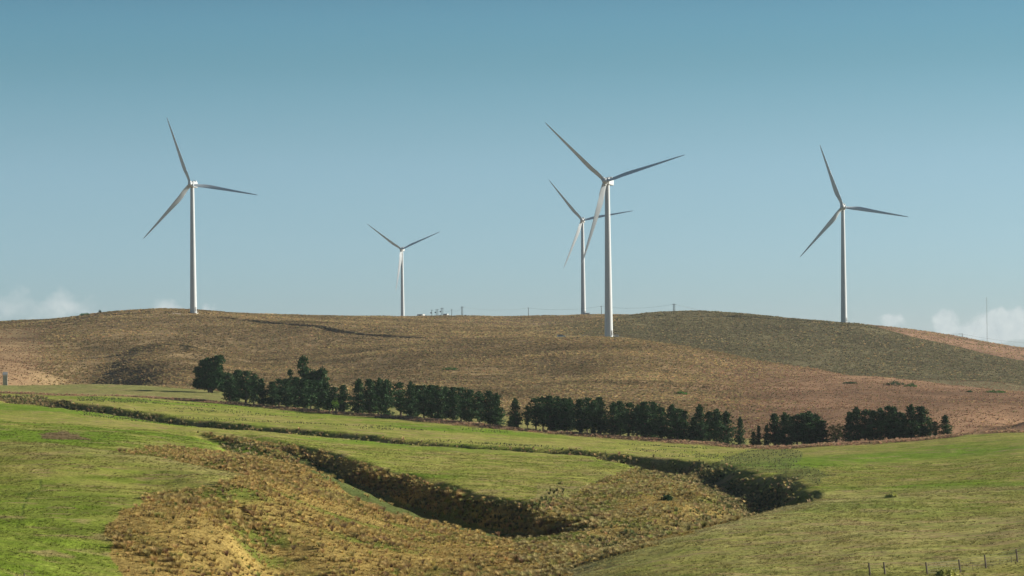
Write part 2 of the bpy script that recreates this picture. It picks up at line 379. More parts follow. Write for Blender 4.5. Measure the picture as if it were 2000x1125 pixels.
carve([(60,744,1150,4,100),(130,732,1210,4.5,110),(190,716,1280,3.5,110),(240,700,1350,2,90)], 5., .05)
# track cut along the big hill and a second one on the crest of the right hill
T_main = carve([(380,612.5,1762,1.4,5),(430,617.5,1742,2.8,5.5),(500,628,1700,3.,5.5),(560,634,1665,2.6,5.5),(620,641,1622,3.2,6),(680,648,1585,3.,6),(740,655,1552,3.2,6),(820,658,1522,2.2,5.5),(900,661,1498,1.8,5),(960,664,1483,1.,4)], 1.5, .5)
# verge bank
VERGE = [(-40,768,965),(0,769,960),(150,774,958),(300,780,948),(440,789,930),(600,804,900),(800,820,860),(1000,839,820),(1200,856,800),(1400,871,780),(1520,878,772),(1600,872,768),(1750,864,770),(1850,856,768),(1900,850,765),(2050,846,760)]
vl = np.array([P(*p)[:2] for p in VERGE])
d_verge, _ = seg_dist(XX, DD, vl)
Z += .5*np.exp(-(d_verge/4.)**2)*(UU < .2)*(UU > -.2)
# small undulation, rougher on the hills and in the tussock
PXg, PYg = PX(UU, Z/DD)
pxg = PXg + 34*fbm(XX, DD, 8, 4, 41)*np.clip(400/DD, .3, 1.2)**1.5; pyg = PYg + 8*fbm(XX, DD, 9, 3, 43)*np.clip(500/DD, .3, 1)
def region(polygon, dmin, dmax): return inside(pxg, pyg, polygon) & (DD > dmin) & (DD < dmax)
R_gold = region([(480,930),(430,948),(290,968),(225,1003),(218,1050),(240,1140),(1040,1160),(1130,1108),(1230,1075),(1440,1012),(1465,985),(1410,952),(1290,903),(1200,930),(1140,960),(1085,985),(1040,994),(950,978),(860,957),(760,918),(640,887),(540,866),(440,851),(370,843),(480,868),(530,885),(480,893),(330,868),(235,885),(350,902)], 300, 660)
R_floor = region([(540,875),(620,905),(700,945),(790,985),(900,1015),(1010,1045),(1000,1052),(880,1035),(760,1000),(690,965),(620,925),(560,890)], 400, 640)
dens_u = G_upper
# foot of the tussock hill (distance as a function of azimuth)
footD = np.interp(PXg, [-300, 0, 130, 200, 330, 440, 600, 800, 1000, 1200, 1400, 1550, 1650, 1800, 2300], [1140, 1135, 1128, 1102, 1072, 1042, 1010, 975, 935, 890, 865, 845, 800, 795, 775])
brown = sstep(-6, 6, DD-footD+12*fbm(XX, DD, 20, 3, 51))
Z = Z + (.35+.9*brown)*fbm(XX, DD, 34, 4, 61)*np.clip(DD/400, .4, 1) + .27*fbm(XX*.8, DD, 3.2, 3, 71)*(1-brown)*(DD < 1200)
Z += brown*1.6*fbm(XX, DD, 90, 2, 65)*np.clip((DD-1000)/300, 0, 1)*(DD < 2300)
# the foot of the camera's own hill and the far distance
near = sstep(200, 8, DD); Z = Z*(1-near) + (-1.7-(DD*.06))*near
far = sstep(3000, 6000, DD); Z = Z*(1-far) + (-60)*far

# colours of the soil and the sward
def mixc(a, b, t): return a*(1-t[..., None])+b*t[..., None]
n1 = fbm(XX, DD, 60, 4, 81); n2 = fbm(XX, DD, 9, 3, 85); n3 = fbm(XX*.6, DD*1.6, 3.0, 3, 87); n4 = fbm(XX, DD, 24, 3, 89)
green = np.array([.200, .250, .034]); straw = np.array([.345, .312, .090]); lush = np.array([.140, .240, .016])
golds = np.array([.335, .245, .078]); dry = np.array([.25, .165, .085]); olive = np.array([.145, .125, .065]); rust = np.array([.275, .165, .10]); pale = np.array([.25, .235, .09])
col = mixc(np.broadcast_to(green, XX.shape+(3,)), straw, np.clip(.38+.5*n1+.5*n2+.9*n3, 0, .9))
col = mixc(col, lush, np.clip(.9*sstep(0, -.45, n1+.5*n4)+.55*sstep(330, 120, PXg)*sstep(900, 990, PYg), 0, .8))
rs = ((PXg > 1050) & (DD < 520)).astype(float)                        # right hill is dryer on its brow
brow = np.exp(-((DD-np.interp(PXg, [1100, 1350, 1600, 1900, 2000], [316, 354, 408, 455, 466]))/30.)**2)*(PXg > 1080)*(PXg < 2300)
col = mixc(col, np.array([.44, .385, .17]), np.clip(.95*brow+.40*rs*(n4+.5), 0, .95))
brow2 = np.exp(-((DD-np.interp(PXg, [0, 250, 480], [455, 435, 410]))/26.)**2)*(PXg < 520)
col = mixc(col, np.array([.30, .27, .11]), np.clip(.8*brow2, 0, .9))
g = R_gold.astype(float)
col = mixc(col, mixc(np.broadcast_to(golds, XX.shape+(3,)), np.array([.12, .17, .025]), sstep(.18, .6, n4+.9*n2)*.8), g)
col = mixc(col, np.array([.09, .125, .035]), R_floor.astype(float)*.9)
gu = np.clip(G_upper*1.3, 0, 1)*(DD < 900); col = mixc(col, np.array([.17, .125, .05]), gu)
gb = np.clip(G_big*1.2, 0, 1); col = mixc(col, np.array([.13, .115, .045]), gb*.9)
vb = np.exp(-(d_verge/5.5)**2); col = mixc(col, np.array([.27, .175, .10]), np.clip(vb*1.2, 0, 1))
behind = sstep(4, 14, DD-np.interp(PXg, [p[0] for p in VERGE], [p[2] for p in VERGE]))
col = mixc(col, pale, behind*(1-brown)*.8)
hb = sstep(1000, 1500, PXg)
hill = mixc(np.broadcast_to(np.array([.285, .208, .108]), XX.shape+(3,)), rust, np.clip(sstep(1150, 1600, PXg)*sstep(640, 760, PYg)*(DD < 1480)*.9+sstep(130, 20, PXg)*sstep(1700, 1300, DD)*.5, 0, 1))
bD = np.interp(PXg, [1000,1090,1190,1280,1400,1500,1600,1700,1800,1900,2000], [1640,1570,1540,1500,1455,1415,1385,1335,1315,1285,1265])
hB = ((DD > bD) & (PXg > 1000) & (DD < 2060)).astype(float)*np.clip((PXg-1000)/200, 0, 1)
hill = mixc(hill, np.array([.15, .135, .07]), hB*.9)  # olive of its own, also darkened for shaded tussock faces and gaps
hill = mixc(hill, np.array([.28, .165, .105]), ((DD > 2070) & (PXg > 1500)).astype(float)*.9)
hill = mixc(hill, np.array([.22, .155, .10]), ((DD > 2000) & (PXg < 1400)).astype(float)*.6)
hill = hill*(1+.45*n1+.3*n4)[..., None]
col = mixc(col, np.clip(hill, .01, 1), brown)
col = mixc(col, np.array([.10, .15, .03]), ((PXg < 180) & (DD > 1870)).astype(float))       # green field just showing over the far left crest
TRACK = np.array([P(*p)[:2] for p in [(900,661,1500),(960,664,1479),(1040,662.5,1474),(1100,661.5,1476),(1150,661.5,1478),(1185,662,1480)]])
d_track, _ = seg_dist(XX, DD, TRACK)
col = mixc(col, np.array([.36, .29, .21]), sstep(3.2, 2.0, d_track)*.9)
TR1 = np.array([P(*p)[:2] for p in [(340,612,1765),(385,614,1757),(430,619.5,1737),(470,625.5,1715),(500,630,1695)]])
d_tr1, _ = seg_dist(XX, DD, TR1)
col = mixc(col, np.array([.36, .30, .23]), sstep(2.4, 1.4, d_tr1)*.9)
bare = region([(80,848),(115,847),(165,852),(185,858),(130,858),(95,855)], 480, 700).astype(float)
col = mixc(col, np.array([.20, .125, .08]), bare*.85)
col = mixc(col, np.array([.36, .25, .14]), sstep(.2, .42, fbm(XX*.45, DD*1.5, 2.2, 3, 93)+.3*n4)*(1-brown)*(1-g)*.55)
thist = region([(1380,925),(1420,890),(1500,872),(1570,880),(1560,905),(1620,925),(1600,945),(1450,915)], 500, 760).astype(float)
col = mixc(col, np.array([.12, .15, .05]), thist*.5)
for line, wdt in (([(76,935,378),(78,955,367),(60,970,360),(45,990,342),(38,1010,328),(28,1035,314)], .15), ([(172,880,520),(200,865,560),(215,858,580)], .25)):
    l2 = np.array([P(*p)[:2] for p in line]); dd_, _ = seg_dist(XX+.5*fbm(XX, DD, 6, 2, 3), DD, l2)
    s_ = sstep(wdt*1.5, wdt*.5, dd_)*np.clip(.6+2*n2, 0, 1); Z -= .05*s_; col = mixc(col, np.array([.06, .11, .02]), s_*.6)
col = np.clip(col, .005, 1)

def gi(u, D):
    return np.interp(u, cu, np.arange(len(cu))), np.interp(D, rD, np.arange(len(rD)))
def bil(A, u, D):
    a, b = gi(u, D); i = np.clip(a.astype(int), 0, len(cu)-2); j = np.clip(b.astype(int), 0, len(rD)-2); fa = a-i; fb = b-j
    if A.ndim == 3: fa = fa[..., None]; fb = fb[..., None]
    return (A[j, i]*(1-fa)+A[j, i+1]*fa)*(1-fb)+(A[j+1, i]*(1-fa)+A[j+1, i+1]*fa)*fb
def gz(x, y): return float(bil(Z, np.array(x/y), np.array(float(y))))
def on_ground(px, D, py=700.):      # point of the ground at column px and distance D
    z = 0.
    for _ in range(3):
        _, v = UV(px, py); u, _ = UV(px, py)
        z = gz(float(u)*D, D); py = float(PX(float(u), z/D)[1])
    return Vector((float(u)*D, D, z))
Vd = Z/DD
hor = np.maximum.accumulate(np.where(DD < 230, -9, Vd), axis=0)     # running horizon for culling what no view shows

# ---- ground material
def mat_ground():
    m = bpy.data.materials.new('ground_cover'); m.use_nodes = True; nt = m.node_tree; b = nt.nodes['Principled BSDF']
    a = N(nt, 'ShaderNodeAttribute'); a.attribute_name = 'col'
    geo = N(nt, 'ShaderNodeNewGeometry')
    def noise(scale, detail=4, rough=.6, sc=(1, 1, 1)):
        mp = N(nt, 'ShaderNodeMapping'); mp.inputs['Scale'].default_value = sc; L(nt, geo.outputs['Position'], mp.inputs[0])
        n = N(nt, 'ShaderNodeTexNoise'); n.inputs['Scale'].default_value = scale; n.inputs['Detail'].default_value = detail; n.inputs['Roughness'].default_value = rough
        L(nt, mp.outputs[0], n.inputs['Vector']); return n.outputs[0]
    def mr(x, lo, hi, a_=.3, b_=.7):
        r = N(nt, 'ShaderNodeMapRange'); L(nt, x, r.inputs[0]); r.inputs[1].default_value = a_; r.inputs[2].default_value = b_; r.inputs[3].default_value = lo; r.inputs[4].default_value = hi; return r.outputs[0]
    f1 = mr(noise(1.1, 5, .7), .62, 1.38); f2 = mr(noise(.16, 4), .8, 1.2); f3 = mr(noise(4.5, 3, .7), .75, 1.25)
    k = MATH(nt, 'MULTIPLY', MATH(nt, 'MULTIPLY', f1, f2), f3)
    mx = N(nt, 'ShaderNodeVectorMath', operation='SCALE'); L(nt, a.outputs['Color'], mx.inputs[0]); L(nt, k, mx.inputs['Scale'])
    L(nt, mx.outputs[0], b.inputs['Base Color']); b.inputs['Roughness'].default_value = .95; b.inputs['Specular IOR Level'].default_value = .05
    bm = N(nt, 'ShaderNodeBump'); bm.inputs['Strength'].default_value = 1.; bm.inputs['Distance'].default_value = .35
    L(nt, noise(1.6, 6, .7), bm.inputs['Height']); L(nt, bm.outputs[0], b.inputs['Normal'])
    return m
M_ground = mat_ground()
nr, nc = XX.shape
idx = np.arange(nr*nc).reshape(nr, nc)
quads = np.stack([idx[:-1, :-1], idx[:-1, 1:], idx[1:, 1:], idx[1:, :-1]], -1).reshape(-1, 4)
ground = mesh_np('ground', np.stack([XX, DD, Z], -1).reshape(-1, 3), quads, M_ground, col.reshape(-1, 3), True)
tag(ground, 'rolling green pasture rising to dry brown tussock hills', kind='structure')
# ------------------------------------------------------------------ tussock grass
def tuft_proto(blades, seg, h, spread, w, seed):
    """fountain of bent blades; returns vertices (n,3), triangles (m,3), height fraction"""
    r = np.random.default_rng(seed); V = []; T = []; H = []
    for k in range(blades):
        a = 2*math.pi*(k+r.random()*.8)/blades; lean = spread*(.25+.75*math.sqrt(r.random())); hh = h*(.65+.4*r.random())*(1-.25*lean/spread)
        px_, py_ = -math.sin(a), math.cos(a); b0 = len(V)
        for s in range(seg+1):
            t = s/seg; rad = .12*spread+lean*t**1.6; z = hh*math.sin(t*1.9)/math.sin(1.57) if t < .83 else hh*math.sin(t*1.9)
            ww = w*(1-.85*t)*.5
            if s < seg:
                V += [(rad*math.cos(a)+px_*ww, rad*math.sin(a)+py_*ww, z-.05*h), (rad*math.cos(a)-px_*ww, rad*math.sin(a)-py_*ww, z-.05*h)]; H += [t, t]
            else:
                V.append((rad*math.cos(a), rad*math.sin(a), z-.05*h)); H.append(t)
        for s in range(seg):
            i = b0+2*s
            if s < seg-1: T += [(i, i+1, i+3), (i, i+3, i+2)]
            else: T.append((i, i+1, i+2))
    return np.array(V), np.array(T), np.array(H)
def scatter(n, ulo, uhi, dlo, dhi, seed):
    """uniform per square metre"""
    r = np.random.default_rng(seed)
    D = np.sqrt(r.random(n)*(dhi**2-dlo**2)+dlo**2); u = ulo+(uhi-ulo)*r.random(n)
    return u, D
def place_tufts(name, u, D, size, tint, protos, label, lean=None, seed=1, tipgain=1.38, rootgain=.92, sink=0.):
    r = np.random.default_rng(seed)
    z = bil(Z, u, D); x = u*D
    keep = (z+1.2*size)/D > bil(hor, u, D)-.0018
    u, D, z, x, size, tint = u[keep], D[keep], z[keep], x[keep], size[keep], tint[keep]
    n = len(u); rot = r.random(n)*2*np.pi; which = r.integers(0, len(protos), n); sz = .8+.45*r.random(n)
    VV_, TT_, CC_ = [], [], []; off = 0
    for k, (pv, pt, ph) in enumerate(protos):
        m = which == k; c = np.cos(rot[m])[:, None]; s = np.sin(rot[m])[:, None]; sc = size[m][:, None]
        X = (pv[None, :, 0]*c-pv[None, :, 1]*s)*sc + x[m][:, None]
        Y = (pv[None, :, 0]*s+pv[None, :, 1]*c)*sc + D[m][:, None]
        Zz = pv[None, :, 2]*sc*sz[m][:, None] + (z[m]-sink*size[m])[:, None]
        VV_.append(np.stack([X, Y, Zz], -1).reshape(-1, 3))
        g = rootgain+(tipgain-rootgain)*ph
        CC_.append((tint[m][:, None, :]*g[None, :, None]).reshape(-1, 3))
        nn = m.sum(); TT_.append((pt[None]+(np.arange(nn)*len(pv))[:, None, None]+off).reshape(-1, 3)); off += nn*len(pv)
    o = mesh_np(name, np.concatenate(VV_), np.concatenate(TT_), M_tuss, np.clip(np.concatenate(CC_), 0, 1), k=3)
    tag(o, label, None, None, 'stuff')
    print(name, n, 'tufts', off)
    return o
near_p = [tuft_proto(54, 3, .62, .62, .05, s) for s in range(6)]
mid_p = [tuft_proto(16, 2, .75, .6, .12, s+20) for s in range(5)]
far_p = [tuft_proto(13, 2, .46, .72, .24, s+40) for s in range(5)]
sward_p = [tuft_proto(7, 1, .5, .7, .12, s+60) for s in range(5)]
def tints(n, base, var=.22, hue=.10, seed=0):
    r = np.random.default_rng(seed); b = np.array(base)[None]*(1+var*r.standard_normal((n, 1)))
    b = b*(1+hue*r.standard_normal((n, 3))); return np.clip(b, .01, .9)
def mask(A, u, D): return bil(A.astype(float), u, D)
# golden valley
u, D = scatter(105000, -.16, .10, 300, 640, 11)
x = u*D; cl = fbm(x, D, 11, 3, 101); cl2 = fbm(x, D, 3.5, 2, 103)
p = mask(R_gold, u, D)*(1-.93*mask(R_floor, u, D))*np.clip(.56+1.0*cl+1.2*cl2, .40, 1)*.62; p = np.maximum(p, mask((np.abs(sdist+1) < 8) & R_gold, u, D)*.62*(1-.9*mask(R_floor, u, D)))
k = rng.random(len(u)) < p; u, D, x = u[k], D[k], x[k]
bank = mask((np.abs(sdist) < 9), u, D)
tn = tints(len(u), (.485, .375, .155), .15, .04, 1)*np.where(u[:, None] > .0, np.array([[.86, .95, 1.05]]), 1.); gr = rng.random(len(u)) < .15+.3*bank; tn[gr] = tints(gr.sum(), (.30, .28, .09), .25, .08, 2)
dk = rng.random(len(u)) < .12; tn[dk] = tints(dk.sum(), (.26, .18, .09), .2, .06, 3)
sz = (.50+.85*rng.random(len(u))**2.6)*(1+.15*bank)*np.clip(1+.9*fbm(u*D, D, 14, 2, 105), .6, 1.5)
place_tufts('tussock_grass', u, D, sz, tn, near_p, 'golden brown tussock clumps over the floor and sides of the near valley', seed=5)
# finer grass filling the ground between the clumps
u, D = scatter(230000, -.16, .10, 300, 640, 31)
p = mask(R_gold, u, D)*(1-.9*mask(R_floor, u, D))*np.clip(.75+.8*fbm(u*D, D, 5, 3, 107), .2, 1)
k = rng.random(len(u)) < p; u, D = u[k], D[k]
ct = bil(col, u, D)*1.15*(1+.22*rng.standard_normal((len(u), 1)))*(1+.06*rng.standard_normal((len(u), 3)))
place_tufts('valley_grass', u, D, .22+.33*rng.random(len(u)), np.clip(ct, .01, .9), sward_p, 'fine golden grass between the tussocks of the near valley', seed=10, tipgain=1.25, rootgain=.7)
# gully banks
u, D = scatter(190000, -.18, .15, 395, 900, 12)
p = np.clip(np.maximum(mask(G_upper*(DD < 900), u, D)*4, mask(G_big, u, D)*1.5), 0, 1)
p = np.maximum(p, mask((np.abs(sdist+3) < 8) & (DD < 640) & (PXg < 1100) & (PXg > 430) & ~R_floor, u, D))
p = p*np.clip(.8+1.5*fbm(u*D, D, 8, 3, 111), .15, 1)
p = np.where((D > 700) & (p < .35), p*.3, p)*.7
k = rng.random(len(u)) < p; u, D = u[k], D[k]
tn = tints(len(u), (.42, .34, .16), .28, .08, 6); gr = rng.random(len(u)) < .5; tn[gr] = tints(gr.sum(), (.13, .145, .055), .25, .08, 7)
place_tufts('bank_tussocks', u, D, .55+.85*rng.random(len(u))**1.6, tn, mid_p, 'mixed green and straw tussocks lining the gully banks', seed=6)
# verge grass below the pines
u, D = scatter(260000, -.19, .19, 740, 985, 13)
pxv, _ = PX(u, 0*u); dv = bil(d_verge, u, D)
k = (rng.random(len(u)) < np.clip(1.1-dv/7.5, 0, 1)*np.clip(.7+1.4*fbm(u*D, D, 9, 3, 121), .1, 1)); u, D = u[k], D[k]
tn = tints(len(u), (.44, .30, .19), .22, .06, 8)
place_tufts('verge_grass', u, D, .5+.6*rng.random(len(u)), tn, mid_p, 'tall reddish straw grass along the paddock edge below the pines', seed=7)
# thistles and rushes in the far paddock
u, D = scatter(60000, -.17, .13, 500, 880, 14); a_, b_ = PX(u, bil(Vd, u, D))
r1 = fbm(u*D*.6, D, 16, 3, 131)
p = np.clip(mask(thist, u, D)*.28 + ((D > 665) & (a_ > 150) & (a_ < 1450))*sstep(.12, .45, r1)*.6, 0, 1)*(bil(brown, u, D) < .1)*(bil(d_verge, u, D) > 8)
k = rng.random(len(u)) < p; u, D = u[k], D[k]
place_tufts('rush_clumps', u, D, .35+.35*rng.random(len(u)), tints(len(u), (.17, .19, .08), .25, .08, 9), mid_p, 'dull green rushes and thistles dotted over the far paddock', seed=8)
# brown hills
def hills(n, dlo, dhi, seed, nm, lab, s0, s1, dens=1., base=(.42, .325, .17)):
    u, D = scatter(n, -.19, .19, dlo, dhi, seed)
    a_, b_ = PX(u, bil(Vd, u, D)); x = u*D
    p = bil(brown, u, D)*np.clip(.9+1.2*fbm(x, D, 16, 3, 141+seed)+.6*fbm(x, D, 60, 2, 151), .15, 1)*dens
    red = np.clip(sstep(1300, 1650, a_)*sstep(680, 740, b_)*(D < 1480)+sstep(120, 30, a_)*(D < 1700), 0, 1)
    p *= 1-.5*red; p *= np.where((D > 2070) & (a_ > 1400), .25, 1.)
    cut = np.clip(bil(T_main, u, D), 0, 1); p *= 1-.85*cut
    p *= (bil(d_track, u, D) > 3.4)*(bil(d_tr1, u, D) > 2.6)*(np.hypot(x-P(1096.5, 661, 1478)[0], D-1476) > 5)*(np.hypot(x-P(1187, 661, 1480)[0], D-1476) > 6)
    k = rng.random(len(u)) < p; u, D, a_, red = u[k], D[k], a_[k], red[k]
    tn = tints(len(u), base, .20, .06, seed)
    g = rng.random(len(u)) < .22; tn[g] = tints(g.sum(), (.22, .19, .10), .2, .06, seed+1)
    tn = tn*np.clip(1+.7*fbm(x[k], D, 38, 3, 171), .6, 1.5)[:, None]
    B = (D > bil(bD, u, D)) & (D < 2070) & (rng.random(len(u)) < .85*sstep(980, 1260, a_)); tn[B] = tints(B.sum(), (.235, .215, .125), .25, .05, seed+2)  # greener tufts, their tone lowered too for their shaded faces
    R = rng.random(len(u)) < red*.8; tn[R] = tints(R.sum(), (.37, .24, .155), .2, .06, seed+3)
    sz = (s0+(s1-s0)*rng.random(len(u))**1.5)*(1-.35*red)
    place_tufts(nm, u, D, sz, tn, far_p, lab, seed=seed)
hills(210000, 770, 1500, 15, 'hill_tussocks', 'short brown tussocks covering the front face of the big hill', .6, 1.75)
hills(260000, 1500, 2500, 16, 'crest_tussocks', 'olive and brown tussocks covering the upper slopes and crests', .8, 2.1)
# pasture sward: low clumps that catch the sun
u, D = scatter(330000, -.19, .19, 245, 640, 17); x = u*D
p = (1-mask(R_gold, u, D))*np.clip(.5+1.6*fbm(x, D, 4, 3, 161)+.5*fbm(x, D, 40, 2, 163), .04, 1)*(1-np.clip(bil(G_big, u, D), 0, 1))*np.clip(420/D, .35, 1)
k = rng.random(len(u)) < p; u, D = u[k], D[k]
ct = bil(col, u, D); ct = ct*(1.0+.25*rng.standard_normal((len(u), 1)))
dk = rng.random(len(u)) < .14; ct[dk] = ct[dk]*.3+np.array([.05, .07, .02])*.7  # some clumps darkened to stand for short shadow dashes between the tufts
st = rng.random(len(u)) < .25; ct[st] = ct[st]*.5+np.array([.26, .21, .10])*.5
place_tufts('pasture_sward', u, D, (.2+.5*rng.random(len(u))**2.5), np.clip(ct, .01, .8), sward_p, 'uneven short grass clumps across the near green pasture', seed=9, tipgain=1.3, rootgain=.5)  # dark roots add to the painted streaks of shade

# ------------------------------------------------------------------ pines
def leaf_cloud(cents, rads, cols, per, size, seed, up=.6):
    """many small needle faces around clump centres"""
    r = np.random.default_rng(seed); cents = np.array(cents); rads = np.array(rads); cols = np.array(cols)
    n = len(cents)*per; ci = np.repeat(np.arange(len(cents)), per)
    d = r.standard_normal((n, 3)); d /= np.linalg.norm(d, axis=1)[:, None]; rr = r.random(n)**.5
    d[:, 2] = d[:, 2]*.75; pos = cents[ci]+d*(rads[ci]*rr)[:, None]
    ax = d+r.standard_normal((n, 3))*.5; ax[:, 2] += up; ax /= np.linalg.norm(ax, axis=1)[:, None]
    sd_ = np.cross(ax, r.standard_normal((n, 3))); sd_ /= np.linalg.norm(sd_, axis=1)[:, None]
    ln = size*(.6+.8*r.random(n))[:, None]; w = ln*.34
    V = np.stack([pos-sd_*w, pos+sd_*w, pos+ax*ln+sd_*w*.3, pos+ax*ln-sd_*w*.3], 1).reshape(-1, 3)
    Fq = np.arange(n*4).reshape(-1, 4)
    c = np.repeat(cols[ci]*(.8+.4*r.random((n, 1))), 4, 0)
    return V, Fq, c
def limb_mesh(mb, a, b, r0, r1, n=6, bend=.0, seg=3, rr=None):
    a = Vector(a); b = Vector(b); pts = []
    for i in range(seg+1):
        t = i/seg; p = a.lerp(b, t); p.z += bend*math.sin(t*math.pi)
        if rr and 0 < i < seg: p += Vector((rr.uniform(-.05, .05), rr.uniform(-.05, .05), 0))*(b-a).length*.6
        pts.append((p, r0+(r1-r0)*t))
    for (p, q), (p2, q2) in zip(pts[:-1], pts[1:]): mb.tube(p, p2, q, q2, n)
GREENS = np.array([.038, .086, .031])
def make_pine(seed, H, Wd, clear, shape, per=13, leaf=.46, tint=1., name='pine_tree'):
    """shape: 'cone', 'oval', 'open', 'macro'"""
    R_ = random.Random(seed); root = empty(name, (0, 0, -50)); tb = MB()
    leanx, leany = R_.uniform(-.03, .03)*H, R_.uniform(-.03, .03)*H
    def axis(t): return Vector((leanx*t*t, leany*t*t, H*t))
    for i in range(6):
        t0, t1 = i/6*.95, (i+1)/6*.95; rr = .021*H
        tb.tube(axis(t0)-Vector((0, 0, .4 if i == 0 else 0)), axis(t1), rr*(1-t0)+.03, rr*(1-t1)+.03, 8)
    cents, rads, cols = [], [], []
    z = clear*H
    while z < H*.97:
        t = z/H; s = (t-clear)/(1-clear)
        if shape == 'cone': w = Wd*.5*(1-s)**.75*(.75+.25*min(1, s*5))
        elif shape == 'oval': w = Wd*.5*(max(0, 1-s**1.7)**.75)*(.62+.38*min(1, s*3))*R_.uniform(.8, 1.15)
        elif shape == 'macro': w = Wd*.5*(max(0, math.sin(math.pi*(.16+.72*s)))**.45)
        else: w = Wd*.5*(max(0, 1-s**2.2)**.6)*(.45+.55*min(1, s*3))*R_.uniform(.75, 1.15)
        nb = R_.randint(4, 6) + (2 if shape == 'macro' else 0); a0 = R_.random()*6.28
        for b in range(nb):
            a = a0+6.28*b/nb+R_.uniform(-.35, .35); l = w*R_.uniform(.42, 1.25)
            if R_.random() < .16: continue
            c0 = axis(t); tip = c0+Vector((math.cos(a)*l, math.sin(a)*l, l*R_.uniform(.12, .45)))
            limb_mesh(tb, c0, tip, .008*H*(1-t)+.02, .015, 5, 0, 2, R_)
            k = max(1, int(l/.55))
            for j in range(k+1):
                f = (j+.5)/(k+.5)
                if f < .3 and R_.random() < .6 and s < .8: continue
                p = c0.lerp(tip, f)+Vector((R_.uniform(-.15, .15), R_.uniform(-.15, .15), R_.uniform(-.1, .25)))
                cents.append(tuple(p)); rads.append(R_.uniform(.38, .68)*(.8+.03*H)); g = R_.uniform(.55, 1.5)
                cc = GREENS*g*tint
                if R_.random() < .10: cc = cc*np.array([1.35, 1.25, 1.])
                cols.append(cc)
        z += H*R_.uniform(.035, .07)*(1 if shape != 'open' else 1.15)
    for j in range(4):
        p = axis(.95+.015*j); cents.append(tuple(p)); rads.append(.32); cols.append(GREENS*1.2*tint)
    tb.build('trunk', M_bark, root, True)
    V, Q, c = leaf_cloud(cents, rads, cols, per, leaf, seed)
    mesh_np('crown', V, Q, M_pine, np.clip(c, 0, 1), parent=root)
    root['H'] = H
    return root
def copy_tree(o, parent=None):
    c = o.copy(); C.objects.link(c)
    if parent: c.parent = parent
    for ch in list(o.children): copy_tree(ch, c)
    return c
protos = [make_pine(101, 12, 5.2, .07, 'oval'), make_pine(102, 12, 5.6, .16, 'open'), make_pine(103, 12, 5.0, .07, 'cone'), make_pine(104, 12, 6.2, .09, 'oval'),
          make_pine(105, 12, 5.6, .04, 'cone'), make_pine(106, 12, 4.6, .18, 'open'), make_pine(107, 12, 5.6, .05, 'open')]
used = set()
ORD = ['first', 'second', 'third', 'fourth', 'fifth', 'sixth', 'seventh', 'eighth', 'ninth', 'tenth', 'eleventh', 'twelfth', 'thirteenth']
def pine(px, top, D, kind, wpx, label, group='dark pines of the shelter belt'):
    g = on_ground(px, D); u, v = UV(px, top); H = v*D-g.z
    k = kind
    pr = protos[k]
    if k in used: t = copy_tree(pr)
    else: t = pr; used.add(k)
    t.location = g; s = H/12.; wd = wpx/F*D/{0: 5.2, 1: 5.6, 2: 5.0, 3: 6.2, 4: 5.6, 5: 4.6, 6: 5.6}[k]
    t.scale = (wd, wd, s); t.rotation_euler = (0, 0, random.uniform(0, 6.28))
    if 'H' in t: del t['H']
    tag(t, label, 'pine tree', group); return t
vergeD = lambda px: float(np.interp(px, [p[0] for p in VERGE], [p[2] for p in VERGE]))
# every group: description, then (column, top row, kind, width in px, extra depth)
GROUPS = [
 ('the leftmost clump by the paddock', [(449,729,3,26,14),(463,724,0,28,20),(480,726,1,28,14),(496,731,3,26,18),(512,741,2,20,12)]),
 ('the clump below the tallest cypress', [(532,747,0,22,14),(545,741,5,22,20),(559,741,0,24,13),(577,738,2,24,20),(593,741,0,26,13),(607,743,1,26,19),(622,744,3,26,13),(638,748,0,24,18),(650,756,5,20,12)]),
 ('the long unbroken block', [(670,753,0,22,14),(700,741,4,28,16),(723,742,0,26,12),(739,740,3,28,19),(755,743,6,26,13),(783,748,5,26,30),(801,747,4,26,14),(815,754,0,24,20),(828,753,1,24,12),(842,753,0,26,18),(856,754,6,24,12),(870,756,3,26,19),(885,757,0,26,13),(901,758,1,26,19),(917,762,0,26,13),(937,765,3,26,19),(957,765,0,28,13),(971,769,4,26,16)]),
 ('the block after the tiny pine', [(1008,779,4,22,14),(1030,793,5,12,18),(1047,779,1,24,12),(1061,776,5,20,20),(1075,774,0,26,13),(1089,776,6,26,19),(1103,779,0,24,13),(1114,778,3,22,18),(1132,781,0,24,13),(1147,778,1,24,19),(1160,783,6,20,13),(1173,777,0,26,17)]),
 ('the block below the small gorse', [(1198,786,4,26,15),(1212,785,0,24,20),(1228,788,1,26,13),(1244,791,3,26,19),(1260,786,0,28,13),(1276,786,6,28,18),(1293,797,0,24,13),(1311,791,4,28,17),(1323,799,1,22,13),(1336,803,2,24,16)]),
 ('the block left of the lone pine', [(1354,816,2,20,15),(1369,791,4,26,14),(1385,805,0,24,19),(1400,800,3,26,13),(1419,804,4,28,16)]),
 ('the block before the willow shrub', [(1514,809,0,24,16),(1532,807,4,28,13),(1546,814,1,22,19),(1557,810,5,20,13),(1570,808,0,26,18),(1581,804,3,30,13),(1596,810,4,34,16),(1606,822,2,24,13)]),
 ('the block after the willow shrub', [(1659,806,2,22,14),(1675,796,4,26,16),(1690,801,5,22,13),(1704,803,0,22,18),(1719,798,3,24,13),(1735,794,1,26,17),(1746,797,0,24,13),(1757,806,5,22,18),(1767,813,2,18,13),(1781,791,4,26,14),(1801,795,0,34,16)]),
]
LOOK = {0: 'dense round-topped', 1: 'flat-topped open', 2: 'short pointed', 3: 'broad bushy', 4: 'conical wide-skirted', 5: 'slender bare-legged', 6: 'ragged leaning'}
